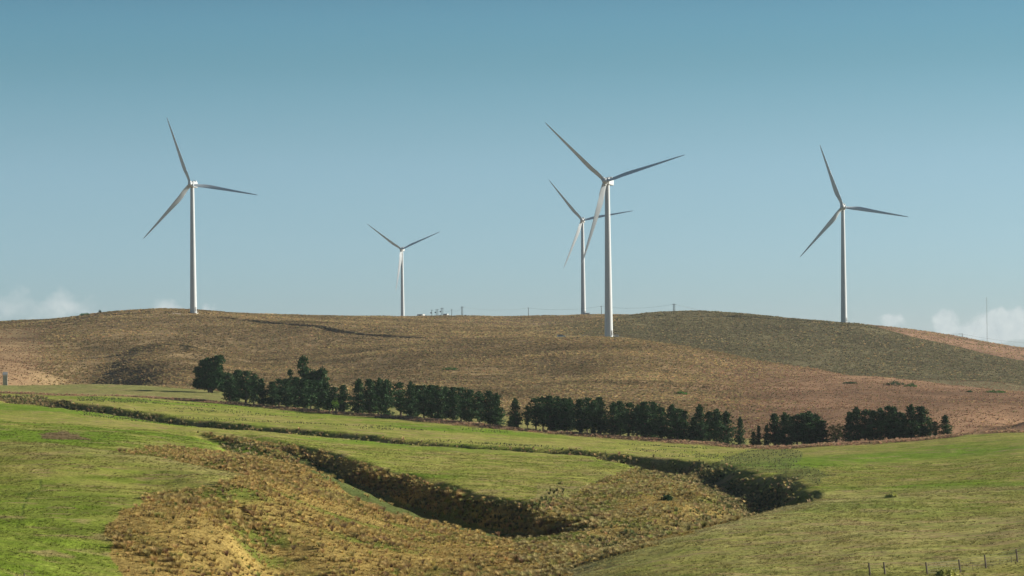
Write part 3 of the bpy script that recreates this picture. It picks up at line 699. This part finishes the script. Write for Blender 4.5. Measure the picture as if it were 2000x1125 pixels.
for desc, items in GROUPS:
    for i, (px, top, kd, w, ex) in enumerate(items):
        pos = 'leftmost' if i == 0 else ('rightmost' if i == len(items)-1 else (ORD[min(i, 12)]+' from the left'))
        if len(items)-1-i < i and 0 < i < len(items)-1: pos = ORD[len(items)-1-i]+' from the right'
        pine(px, top, vergeD(px)+ex, kd, w*1.55, '%s pine, %s in %s' % (LOOK[kd], pos, desc))
pine(1445, 815, vergeD(1445)+14, 4, 24, 'small lone conical pine right of the block, with sunlit right side')
pine(1848, 811, vergeD(1848)+14, 4, 32, 'lone conical pine at the right end of the whole belt')
pine(1827, 824, vergeD(1827)+14, 1, 20, 'small ragged pine just left of the lone end pine')
pine(997, 813, vergeD(997)+9, 2, 17, 'tiny young pine in the gap after the long unbroken block', 'young pines in the gaps')
pine(1471, 843, vergeD(1471)+10, 4, 20, 'low spreading young pine, leftmost of three in the right gap', 'young pines in the gaps')
pine(1482, 832, vergeD(1482)+13, 2, 14, 'thin young pine, middle of three in the right gap', 'young pines in the gaps')
pine(1497, 831, vergeD(1497)+11, 2, 17, 'bushy young pine, rightmost of three in the right gap', 'young pines in the gaps')
pine(568, 722, vergeD(568)+60, 5, 15, 'thin spindly pine rising just left of the tallest cypress', 'tall trees behind the belt')
# the two old cypresses behind the belt: several uneven lobes on stout limbs
def big_tree(px, D, lobes, label, seed, trunks, per=15, leaf=.55, name='cypress_tree', cat='cypress tree', tint=np.array([1., 1.05, .95]), grp='tall trees behind the belt', dark=1.):
    R_ = random.Random(seed); g = on_ground(px, D); root = empty(name, g); tb = MB(); cents = []; rads = []; cols = []
    for (cx, cy, rx, ry) in lobes:     # lobes in picture units around this tree's base
        u, v = UV(cx, cy); c = Vector((u*D, D+R_.uniform(-1, 1)*rx/F*D*.5, v*D))-g; rxm, rym = rx/F*D, ry/F*D
        n = int(max(8, 9*rxm*rym*rxm**.5))
        for k in range(n):
            d = Vector((R_.gauss(0, 1), R_.gauss(0, 1), R_.gauss(0, 1))).normalized()*(R_.random()**.35)
            p = c+Vector((d.x*rxm, d.y*rxm*.9, d.z*rym))
            if p.z < .6: p.z = .6+R_.random()
            cents.append(tuple(p)); rads.append(R_.uniform(.4, .75)); cols.append(GREENS*R_.uniform(.7, 1.5)*tint*dark)
        limb_mesh(tb, (R_.uniform(-.4, .4), 0, .5), tuple(c), .22, .06, 7, .3, 4, R_)
    for (dx, h, r0) in trunks: limb_mesh(tb, (dx*.3, 0, -.4), (dx, R_.uniform(-.5, .5), h), r0, r0*.35, 8, 0, 4, R_)
    tb.build('trunk', M_bark, root, True)
    V, Q, c = leaf_cloud(cents, rads, cols, per, leaf, seed)
    mesh_np('crown', V, Q, M_pine if dark == 1. else M_bush, np.clip(c, 0, 1), parent=root)
    return tag(root, label, cat, grp)
big_tree(410, 1030, [(428,703,13,9),(408,712,17,12),(394,728,14,13),(420,724,16,15),(385,722,7,5),(395,748,17,12),(418,747,20,13),(432,738,10,12),(383,752,7,9),(432,756,12,8)],
         'big dark cypress with ragged slanting crown at the far left of the belt', 31, [(-1.5, 8, .35), (1., 10, .4), (2.5, 8, .3)])
big_tree(598, 965, [(591,705,9,8),(590,716,8,7),(594,727,11,9),(604,738,14,10),(618,733,12,10),(630,728,9,8),(632,742,9,10),(598,752,16,12),(622,755,16,12),(590,770,12,10),(616,775,14,12)],
         'tallest cypress with a narrow round top, standing behind the belt', 32, [(-1., 14, .4), (2., 9, .35)])
# pale and brown shrubs among the pines
big_tree(655, vergeD(655)+8, [(655,785,7,7),(656,793,6,5)], 'pale yellow green sapling lit by the sun between the pines', 33, [(0., 2, .06)], 16, .3, 'sapling', 'sapling', np.array([7., 5., 2.6]), None, dark=1.01)
big_tree(1633, vergeD(1633)+12, [(1628,838,9,10),(1637,850,10,9),(1626,856,10,8),(1640,834,6,7)], 'brownish straggly willow shrub in the gap left of the last pine row', 34, [(0., 2.5, .08), (.6, 2, .05)], 12, .4, 'willow_shrub', 'shrub', np.array([4.6, 2.2, 2.2]), None, dark=1.01)
big_tree(1816, vergeD(1816)+20, [(1816,838,8,9),(1819,826,5,6)], 'olive scrubby bush between the two right end pines', 35, [(0., 1.5, .06)], 10, .35, 'scrub_bush', 'shrub', np.array([2.8, 1.9, 1.6]), None, dark=1.01)
big_tree(1340, vergeD(1340)+22, [(1341,845,6,7),(1333,850,6,5)], 'yellow green bush glowing behind the pine trunks', 36, [(0., 1.5, .05)], 12, .3, 'bright_bush', 'shrub', np.array([5., 4., 2.]), None, dark=1.01)
def bush(px, D, w, h, label, seed, tint=(1.6, 1.7, 1.1), name='gorse_bush', grp='green gorse bushes on the brown hill', cat='bush'):
    R_ = random.Random(seed); g = on_ground(px, D); root = empty(name, g); cents = []; rads = []; cols = []; tb = MB()
    for k in range(int(18+8*w)):
        a = R_.random()*6.28; r = R_.random()**.5; hh = h*(1-r**2*.7)*R_.uniform(.3, .85)
        p = (math.cos(a)*r*w/2, math.sin(a)*r*w/2, hh); cents.append(p); rads.append(R_.uniform(.3, .5)*min(1, h/1.2)); cols.append(GREENS*R_.uniform(.7, 1.4)*np.array(tint))
        if k % 4 == 0: tb.tube((0, 0, -.2), (p[0]*.8, p[1]*.8, p[2]*.8), .04, .015, 5)
    tb.build('stem', M_bark, root)
    V, Q, c = leaf_cloud(cents, rads, cols, 12, .26, seed); mesh_np('foliage', V, Q, M_bush, np.clip(c, 0, 1), parent=root)
    return tag(root, label, cat, grp)
bush(878, 1285, 7.5, 1.6, 'green gorse patch high on the hill face behind the long unbroken block', 41)
bush(1330, 1085, 5, 1.3, 'small green gorse patch above the centre right pines', 42, (1.9, 2.2, 1.1))
bush(1747, 1195, 9, 2.3, 'dark low gorse mound, left of the pair on the reddish slope', 43, (1.2, 1.0, 1.1))
bush(1778, 1190, 5.5, 2.0, 'green gorse mound, right of the pair on the reddish slope', 44)
bush(1944, 1165, 8, 1.4, 'long flat gorse bush near the right edge of the reddish slope', 45)
bush(1660, 1200, 6, .9, 'thin dark heath patch left of the pair of gorse mounds', 46, (1.6, 1.1, 1.2))
bush(1715, 1280, 6, .8, 'dark heath patch just under the foot of the olive hill', 47, (1.4, 1.0, 1.1))
bush(1894, 1160, 2.6, .9, 'small dark bush left of the long flat gorse', 48, (1.4, 1.2, 1.1))
bush(167, 1795, 7, 1.8, 'green bush on the far left skyline', 49)
bush(195, 1800, 1.4, 2.4, 'tiny dark shrub standing on the far left skyline', 50, (.7, .7, .7))
bush(1303, 478, 1.5, 1.2, 'dark round shrub alone on the tussocky tongue in the valley', 51, (.7, .8, .7), 'round_shrub', None, 'shrub')
bush(1742, 396, 1.5, .5, 'grey green rush clump alone on the near right pasture', 52, (12., 5.4, 5.), 'rush_clump', None, 'rush clump')
bush(1851, 258, 1.7, .65, 'grey olive weed clump in front of the wire fence', 53, (12., 5.4, 5.), 'weed_clump', None, 'weed clump')

# ------------------------------------------------------------------ wind turbines
def blade_mesh(Lb, mat, parent, PITCH):
    """blade along +Z, leading edge to +X, pressure side to -Y (the wind)"""
    st = [(0, 1.9, 1., 20), (.03, 1.9, 1., 20), (.07, 2.0, .85, 20), (.12, 2.5, .55, 18), (.18, 2.95, .38, 15), (.24, 3.0, .31, 12.5), (.32, 2.7, .27, 10), (.42, 2.25, .24, 8), (.53, 1.85, .22, 6), (.64, 1.5, .2, 4.5), (.75, 1.2, .19, 3), (.85, .9, .18, 2), (.92, .68, .17, 1), (.97, .45, .17, 0), (1., .1, .2, 0)]
    mb = MB(); rings = []
    for (r, ch, th, tw) in st:
        a = math.radians(tw+PITCH); ring = []; circ = sstep(.06, .2, r)
        for k in range(20):
            t = 2*math.pi*k/20; x = math.cos(t); y = math.sin(t)
            xa = (x+1)/2                     # 1 at the leading edge
            prof = (max(0., xa)**.9)*(max(0., 1-xa)**.5)*2.05 if 0 < xa < 1 else 0
            yy = (1-circ)*y*.5*ch + circ*math.copysign(1, y)*prof*.62*th*ch*(1.15 if y > 0 else .7)
            xx = (xa-.5-(.22*circ))*ch if circ < 1 else (xa-.72)*ch
            xx = (1-circ)*x*.5*ch + circ*(xa-.70)*ch
            bendy = -1.6*r*r                 # pre-bend into the wind
            ring.append((xx*math.cos(a)-(-yy)*math.sin(a)*-1, -(xx*math.sin(a))+yy*math.cos(a)+bendy, r*Lb))
        rings.append(ring)
    mb.loft(rings); return mb.build('blade', mat, parent, True)
def turbine(hub_px, base_x, Dd, psi, phi, label, pitch=4.):
    psi, phi = math.radians(psi), math.radians(phi); tau = math.radians(5)
    n = Vector((-math.sin(psi)*math.cos(tau), -math.cos(psi)*math.cos(tau), math.sin(tau)))      # points into the wind
    hub = Vector(P(hub_px[0], hub_px[1], Dd)); back = Vector((-n.x, -n.y, 0)).normalized()
    tx, ty = hub.x+back.x*3.9, hub.y+back.y*3.9; gzv = gz(tx, ty)
    root = empty('wind_turbine', (tx, ty, gzv)); tag(root, label, 'wind turbine', 'white wind turbines on the brown hills')
    Ht = hub.z-gzv-1.6
    tb = MB(); rings = []
    for k in range(9):
        t = k/8; r = 2.12+(1.2-2.12)*t; z = -1+(Ht+1)*t
        rings.append([(r*math.cos(a), r*math.sin(a), z) for a in [2*math.pi*j/40 for j in range(40)]])
    tb.loft(rings); tower = tb.build('tower', M_white, root, True)
    for t in (.27, .62):                        # flange seams between tower sections
        fl = MB(); r = 2.12+(1.2-2.12)*t+.02; z = -1+(Ht+1)*t
        fl.loft([[(r*math.cos(a), r*math.sin(a), zz) for a in [2*math.pi*j/40 for j in range(40)]] for zz in (z, z+.16)])
        fl.build('flange', M_white, tower, True)
    pl = MB(); pl.loft([[(r*math.cos(a), r*math.sin(a), zz) for a in [2*math.pi*j/40 for j in range(40)]] for r, zz in ((2.9, -.8), (2.9, .12), (2.75, .18))]); pl.build('foundation', M_conc, root)
    da = math.radians(-38); dv = Vector((math.cos(da), math.sin(da), 0)); dw = Vector((-dv.y, dv.x, 0))
    d = MB(); c = dv*2.10
    pts = []
    for (s_, o_) in ((-.45, 0), (.45, 0), (.45, .12), (-.45, .12)): pts.append(c+dw*s_+dv*o_)
    d.loft([[tuple(p+Vector((0, 0, z))) for p in pts] for z in (1.5, 3.7)]); d.build('door', M_grey, tower)
    stp = MB()
    for k in range(6):
        p = dv*(2.35+.3*k); z = 1.45-.24*k; q = [p+dw*.5, p-dw*.5, p-dw*.5+dv*.3, p+dw*.5+dv*.3]
        stp.loft([[tuple(v+Vector((0, 0, zz))) for v in q] for zz in (z-.05, z)])
    for s_ in (-.5, .5):
        stp.tube(dv*2.35+dw*s_+Vector((0, 0, 2.45)), dv*4.1+dw*s_+Vector((0, 0, 1.05)), .03); stp.tube(dv*4.1+dw*s_+Vector((0, 0, 0)), dv*4.1+dw*s_+Vector((0, 0, 1.05)), .03)
        stp.tube(dv*2.35+dw*s_+Vector((0, 0, .2)), dv*2.35+dw*s_+Vector((0, 0, 2.45)), .03)
    stp.build('stairs', M_grey, root)
    # nacelle, local x runs back from the rotor
    na = MB(); na.box(1.15, 10.6, -1.75, 1.75, -1.65, 1.95, .45)
    nac = na.build('nacelle', M_white, root, True)
    ang = math.atan2(back.y, back.x)
    nac.location = (hub.x-tx, hub.y-ty, hub.z-gzv); nac.rotation_euler = (0, 0, ang)
    vent = MB(); vent.box(8.6, 10.3, -1.3, 1.3, 1.95, 2.75, .2); vent.build('cooler', M_white, nac)
    lou = MB()
    for k in range(5): lou.box(10.58, 10.66, -1.1, 1.1, -.9+.4*k, -.7+.4*k)
    lou.build('louvre', M_grey, nac)
    ms = MB(); ms.tube((9.6, .5, 2.7), (9.6, .5, 3.7), .03); ms.box(9.5, 9.7, .4, .6, 3.65, 3.8); ms.build('wind_vane', M_grey, nac)
    # hub and blades share a rotor frame
    e1 = Vector((0, 0, 1)).cross(n).normalized(); e1 = e1 if e1.x > 0 else -e1
    e2 = n.cross(e1).normalized(); e2 = e2 if e2.z > 0 else -e2
    hb = MB(); rings = []
    for (a_, r) in ((-1.25, 1.45), (-.6, 1.62), (.2, 1.62), (.9, 1.45), (1.5, 1.1), (1.95, .6), (2.15, .12)):
        rings.append([tuple(n*a_+(e1*math.cos(t)+e2*math.sin(t))*r) for t in [2*math.pi*k/24 for k in range(24)]])
    hb.loft(rings)
    for k in range(3):
        a = phi-k*2*math.pi/3; dr = e1*math.cos(a)+e2*math.sin(a); hb.tube(dr*.8, dr*2.0, 1.15, 1.05, 20)
    h = hb.build('hub', M_white, root, True); h.location = hub-root.location
    cone = math.radians(2)
    for k in range(3):
        a = phi-k*2*math.pi/3; dr = (e1*math.cos(a)+e2*math.sin(a))*math.cos(cone)+n*math.sin(cone)
        edge = dr.cross(n).normalized()                   # clockwise seen from the wind
        if (e1*math.sin(a)-e2*math.cos(a)).dot(edge) < 0: edge = -edge
        yax = -(n-dr*n.dot(dr)).normalized()
        b = blade_mesh(42.4, M_blade, root, pitch)
        b.matrix_local = Matrix(((edge.x, yax.x, dr.x, hub.x-tx+dr.x*1.6), (edge.y, yax.y, dr.y, hub.y-ty+dr.y*1.6), (edge.z, yax.z, dr.z, hub.z-gzv+dr.z*1.6), (0, 0, 0, 1)))
    return root
turbine((372,360), 377, 1772, 9, 109.5, 'white three-blade wind turbine on the left crest, one blade almost upright', 24.)
turbine((784,487), 786, 2955, 6, 143, 'smallest and farthest white wind turbine, blades in a Y, left of the substation', 26.)
turbine((1182,354), 1190, 1468, 17, 135.5, 'nearest and tallest white wind turbine, its whole tower base visible on the spur', 30.)
turbine((1137,430), 1140, 2428, 5, 129, 'white wind turbine partly hidden behind the blade of the nearest one', 24.)
turbine((1646,404), 1650, 1922, 7, 109.5, 'white wind turbine on the right-hand olive hill crest', 8.)
def pad(px, D, w, d, label):
    g = on_ground(px, D); mb = MB(); R_ = random.Random(int(px)); nx, ny = 12, 8; vs = []; fs = []
    for j in range(ny+1):
        for i in range(nx+1):
            x = g.x+(i/nx-.5)*w*(1+.1*R_.random()); y = g.y+(j/ny-.5)*d; vs.append((x-g.x, y-g.y, gz(x, y)+.10-g.z))
    for j in range(ny):
        for i in range(nx):
            a = j*(nx+1)+i; fs.append((a, a+1, a+nx+2, a+nx+1))
    mb.add(vs, fs); o = mb.build('gravel_pad', M_gravel, None, True); o.location = g
    return tag(o, label, kind='structure')
pad(1185, 1484, 46, 12, 'bare gravel pad around the nearest turbine')
# transformer kiosk right of the nearest tower and the far one
def kiosk(px, D, w, h, label, mat):
    g = on_ground(px, D); r = empty('transformer_kiosk', g); b = MB(); b.box(-w/2, w/2, -1.1, 1.1, -.3, h, .08); b.build('cabinet', mat, r)
    f = MB(); f.box(-w/2-.12, w/2+.12, -1.25, 1.25, h+.003, h+.14); f.build('roof', M_grey, r)
    d = MB(); d.box(-.5, .5, -1.16, -1.103, .1, h*.85); d.build('door', M_grey, r)
    return tag(r, label, 'transformer kiosk')
kiosk(1204, 1492, 2.4, 1.9, 'grey transformer kiosk right of the nearest tower base', M_conc)
kiosk(1146, 2392, 5.0, 1.6, 'low white kiosk at the foot of the half hidden turbine', M_shed)

# ------------------------------------------------------------------ substation, poles and wires on the skyline
def shed(px0, px1, top, D, label):
    u0, _ = UV(px0, top); u1, v = UV(px1, top); w = float(u1-u0)*D; cx = float(u0+u1)/2*D; g = Vector((cx, D, gz(cx, D))); H = float(v)*D-g.z
    r = empty('equipment_shed', g, math.radians(-35)); w2 = w*.86; b = MB(); b.box(-w2/2, w2/2, -w2*.25, w2*.25, -2, H-.15); b.build('wall', M_shed, r)
    ro = MB(); ro.box(-w2/2-.15, w2/2+.15, -w2*.25-.15, w2*.25+.15, H-.147, H); ro.build('roof', M_grey, r)
    d = MB(); d.box(w2/2+.003, w2/2+.05, -.5, .5, max(.1, H-2.6), H-.5); d.build('door', M_grey, r)
    d = MB(); d.box(-.5, .5, -w2*.25-.05, -w2*.25-.003, max(.1, H-2.6), H-.5); d.build('window', M_glass, r)
    return tag(r, label, 'shed', 'pale sheds of the skyline substation')
shed(814.5, 830, 613.6, 2330, 'low white shed left of the pole cluster, nearest the smallest turbine')
shed(865.5, 876.5, 612.8, 2340, 'cream cabin right of the twin equipment poles')
POLES = []
def upole(px, top, D, label, kind='single', gap=0):
    RP = .24
    xs = [0] if kind in ('single', 'arm', 'kit') else [-gap/2, gap/2]
    u, v = UV(px, top); x = float(u)*D; g = Vector((x, D, gz(x, D))); H = float(v)*D-g.z
    r = empty('utility_pole', g)
    for k, dx in enumerate(xs):
        m = MB(); m.tube((dx, 0, -.6), (dx, 0, H), RP, RP*.75, 8); m.build('pole', M_pole, r, True)
    a = MB()
    if kind == 'arm': a.box(-3.0, .3, -.08, .08, H-.35, H-.15)
    else: a.box(xs[0]-.9, xs[-1]+.9, -.05, .05, H-.68, H-.58)
    a.build('crossarm', M_pole, r)
    for dx in (xs[0]-.75, xs[-1]+.75):
        i = MB(); i.tube((dx, 0, H-.55), (dx, 0, H-.25), .07, .04, 8); i.build('insulator', M_dark, r, True)
    if kind in ('kit', 'kit2'):
        for (zx, zz, w_, h_) in ((-.75, H*.62, 1.0, .9), (-.9, H*.32, 1.4, .5)):
            e = MB(); e.box(xs[0]+zx-w_/2, xs[0]+zx+w_/2, -.35, .35, zz, zz+h_, .06); e.build('transformer', M_dark, r)
    tag(r, label, 'utility pole', 'utility poles along the skyline'); POLES.append((x, D, g.z+H-.4)); return r
upole(843.3, 605, 2335, 'utility pole with two equipment boxes between the white shed and the twin pole frame', 'kit')
upole(853.5, 603.5, 2340, 'twin pole frame carrying switchgear, middle of the substation', 'kit2', 1.3)
upole(863.3, 601, 2345, 'taller twin pole frame just left of the cream cabin', 'kit2', 1.3)
upole(882.3, 603.8, 2350, 'single thin utility pole just right of the cream cabin')
upole(902.5, 598.5, 2360, 'tall double utility pole right of the substation', 'twin', .95)
upole(1032, 600.5, 2450, 'single thin utility pole between the substation and the half hidden turbine')
upole(1174.5, 597, 2300, 'single utility pole just left of the nearest turbine tower')
upole(1316.5, 593, 2010, 'double utility pole on the crest of the olive hill', 'twin', .95)
upole(1879.5, 651.5, 2452, 'utility pole with one arm to the left on the far right slope', 'arm')
# conductors, sagging from pole to pole
def wires(pts, label, name='power_line', n=2, r=.035, sag=2.2):
    mb = MB()
    for a, b in zip(pts[:-1], pts[1:]):
        for k in range(n):
            off = Vector((0, (k-.5*(n-1))*1.8, 0)); last = None
            for i in range(11):
                t = i/10; p = Vector(a).lerp(Vector(b), t)+off; p.z -= sag*4*t*(1-t)
                if last is not None: mb.tube(last, p, r, r, 4)
                last = p
    return tag(mb.build(name, M_wire), label, 'power line')
far_end = Vector(P(1700, 628, 2420)); end2 = Vector(P(2080, 673, 2500))
wires([POLES[1], POLES[2], POLES[3], POLES[4], POLES[5], POLES[6], POLES[7], tuple(Vector(P(1500, 621, 2350)))], 'thin wires strung between the skyline poles across the centre')
wires([tuple(Vector(P(1690, 636, 2430))), POLES[8], tuple(end2)], 'thin wires running down the far right slope from the one-armed pole')
def mast(px, top, D):
    u, v = UV(px, top); x = float(u)*D; g = Vector((x, D, gz(x, D))); H = float(v)*D-g.z; r = empty('guyed_mast', g)
    m = MB()
    for k in range(3):
        a = 2*math.pi*k/3; m.tube((.22*math.cos(a), .22*math.sin(a), -.5), (.22*math.cos(a), .22*math.sin(a), H), .035, .035, 5)
    z = 0
    while z < H-1.2:
        for k in range(3):
            a = 2*math.pi*k/3; b = 2*math.pi*(k+1)/3; m.tube((.22*math.cos(a), .22*math.sin(a), z), (.22*math.cos(b), .22*math.sin(b), z+1.2), .025, .025, 4)
        z += 1.2
    m.build('lattice', M_grey, r)
    for k in range(3):
        a = 2*math.pi*k/3+.4; w = MB()
        for h in (.45, .75, .98):
            gx, gy = g.x+15*math.cos(a), g.y+15*math.sin(a); w.tube((0, 0, H*h), (15*math.cos(a), 15*math.sin(a), gz(gx, gy)-g.z), .012, .012, 4)
        w.build('guy_wire', M_wire, r)
    for h in (.6, .97):
        b = MB(); b.tube((-.6, 0, H*h), (.6, 0, H*h), .03, .03, 5); b.build('boom', M_grey, r)
    return tag(r, 'tall thin guyed wind mast on the far right slope', 'mast')
mast(1927, 580, 2440)

# ------------------------------------------------------------------ car, hut, fences
def make_car(px, D):
    g = on_ground(px, D); r = empty('parked_car', g+Vector((0, 0, .06)), math.radians(6)); b = MB()
    sec = [(-2.2, .45, .85, .80), (-2.1, .30, .98, .86), (-1.2, .28, 1.02, .88), (.9, .28, 1.0, .88), (1.9, .30, .90, .86), (2.2, .42, .74, .80)]
    b.loft([[(x, w, z0), (x, w, (z0+z1)/2), (x, w*.94, z1), (x, -w*.94, z1), (x, -w, (z0+z1)/2), (x, -w, z0)] for x, z0, z1, w in sec])
    body = b.build('body', M_car, r, True)
    c = MB(); c.loft([[(x0, w, 1.003), (x1, w*.82, 1.52), (x1, -w*.82, 1.52), (x0, -w, 1.003)] for x0, x1, w in ((-2.0, -1.75, .80), (1.15, .35, .80))]); c.build('cabin', M_car, r, True)
    for (a0, a1, a2, a3) in ((-1.75, -.75, -1.6, -.75), (-.65, .8, -.65, .25)):
        for s in (-1, 1):
            w = MB(); y0, y1 = s*.80, s*.70; pts = [(a0, y0, 1.06), (a1, y0, 1.06), (a3, y1, 1.44), (a2, y1, 1.44)]
            w.loft([[(x, y+s*o, z) for x, y, z in pts] for o in (.0, .03)]); w.build('window', M_glass, r)
    for x in (-1.35, 1.35):
        for s in (-1, 1):
            w = MB(); w.tube((x, s*.66, .33), (x, s*.88, .33), .33, .33, 18); t = w.build('wheel', M_tyre, r, True)
            q = MB(); q.tube((x, s*.883, .33), (x, s*.90, .33), .19, .17, 12); q.build('rim', M_grey, t, True)
    for s in (-1, 1):
        q = MB(); q.box(2.12, 2.22, s*.6-.15, s*.6+.15, .6, .74, .03); q.build('headlight', M_shed, r)
        q = MB(); q.box(-2.22, -2.12, s*.65-.1, s*.65+.1, .66, .86, .03); q.build('tail_light', mat_plain('red_lens', (.4, .03, .03), .3), r)
    return tag(r, 'silver estate car parked on the track left of the nearest turbine', 'car')
make_car(1096.5, 1470)
g = on_ground(10.5, 1128); r = empty('weathered_hut', g, math.radians(8))
b = MB(); b.box(-.85, .85, -.8, .8, -.3, 2.0); b.build('wall', M_hut, r); r.scale = (1, 1, max(1., (float(UV(10.5, 728)[1])*1128-g.z)/2.3))
b = MB(); b.add([(-.95, -.95, 2.02), (.95, -.95, 2.02), (.95, .9, 2.3), (-.95, .9, 2.3), (-.95, -.95, 2.1), (.95, -.95, 2.1), (.95, .9, 2.38), (-.95, .9, 2.38)], [(0,3,2,1),(4,5,6,7),(0,1,5,4),(1,2,6,5),(2,3,7,6),(3,0,4,7)]); b.build('roof', M_grey, r)
b = MB(); b.box(-.35, .35, -.84, -.803, 0, 1.8); b.build('door', M_hut, r)
tag(r, 'small pale grey hut beside the paddock at the left edge', 'hut')
def fence(posts, label, name='wire_fence', wr=.008, rp=.08, cat='fence'):
    """posts: (px, D, height, sideways lean, thick?)"""
    pts = [on_ground(p[0], p[1]) for p in posts]; r = empty(name, pts[0]); tops = []
    for q, p in zip(pts, posts):
        m = MB(); a = q-pts[0]; R1 = rp if p[4] else .022; H = p[2]; b = Vector((p[3]*H, 0, H))
        m.tube(a-Vector((0, 0, .4)), a+b, R1, R1*.92, 8 if p[4] else 5)
        m.build('post' if p[4] else 'batten', M_wood, r, True)
        if p[4]: tops.append((a, b))
    w = MB()
    for (a, b), (c, d) in zip(tops[:-1], tops[1:]):
        for k in range(5): w.tube(a+b*(.16+.19*k), c+d*(.16+.19*k), wr, wr, 4)
    w.build('wire', M_wire, r)
    return tag(r, label, cat)
fence([(1700,259,1.1,-.12,1),(1729.5,259,1.1,-.14,1),(1812.5,260,1.15,-.16,1),(1877,263,1.2,-.17,1),(1902,265,.55,-.25,0),(1927,267,1.25,-.15,1),(1953,269,.55,0,0),(1976.5,271,.65,-.12,0),(1988,272,1.25,-.12,1),(2052,277,1.2,-.1,1),(2110,282,1.2,-.1,1)],
      'wire fence on leaning timber posts crossing the bottom right corner')
fence([(-40,284,1.1,0,1),(47.5,284.5,1.1,0,1),(122.5,286.5,1.1,-.03,1),(190,284,1.0,0,1)], 'wire fence with only two post tops showing at the bottom left', name='wire_fence')
fence([(600,892,1.2,0,1),(624,886,1.2,0,1),(655.5,879,1.25,0,1),(687.5,873,1.25,.02,1),(712,868,1.2,0,1),(745,861,1.2,0,1),(788,853,1.25,0,1),(830,846,1.2,0,1)], 'grey wire fence below the pines of the left belt', rp=.08)

# ------------------------------------------------------------------ air
hz = bpy.data.materials.new('haze_air'); hz.use_nodes = True; nt = hz.node_tree; nt.nodes.clear()
pv = N(nt, 'ShaderNodeVolumePrincipled'); pv.inputs['Color'].default_value = (.80, .90, 1., 1); pv.inputs['Density'].default_value = HAZE = 3.2e-5; pv.inputs['Anisotropy'].default_value = .2
L(nt, pv.outputs[0], N(nt, 'ShaderNodeOutputMaterial').inputs['Volume'])
b = MB(); xm = 16000*1.62; b.box(-xm, xm, -30, 16100, float(Z.min())-1, 190)
tag(b.build('haze', hz), 'thin pale blue air over the whole valley', kind='stuff')
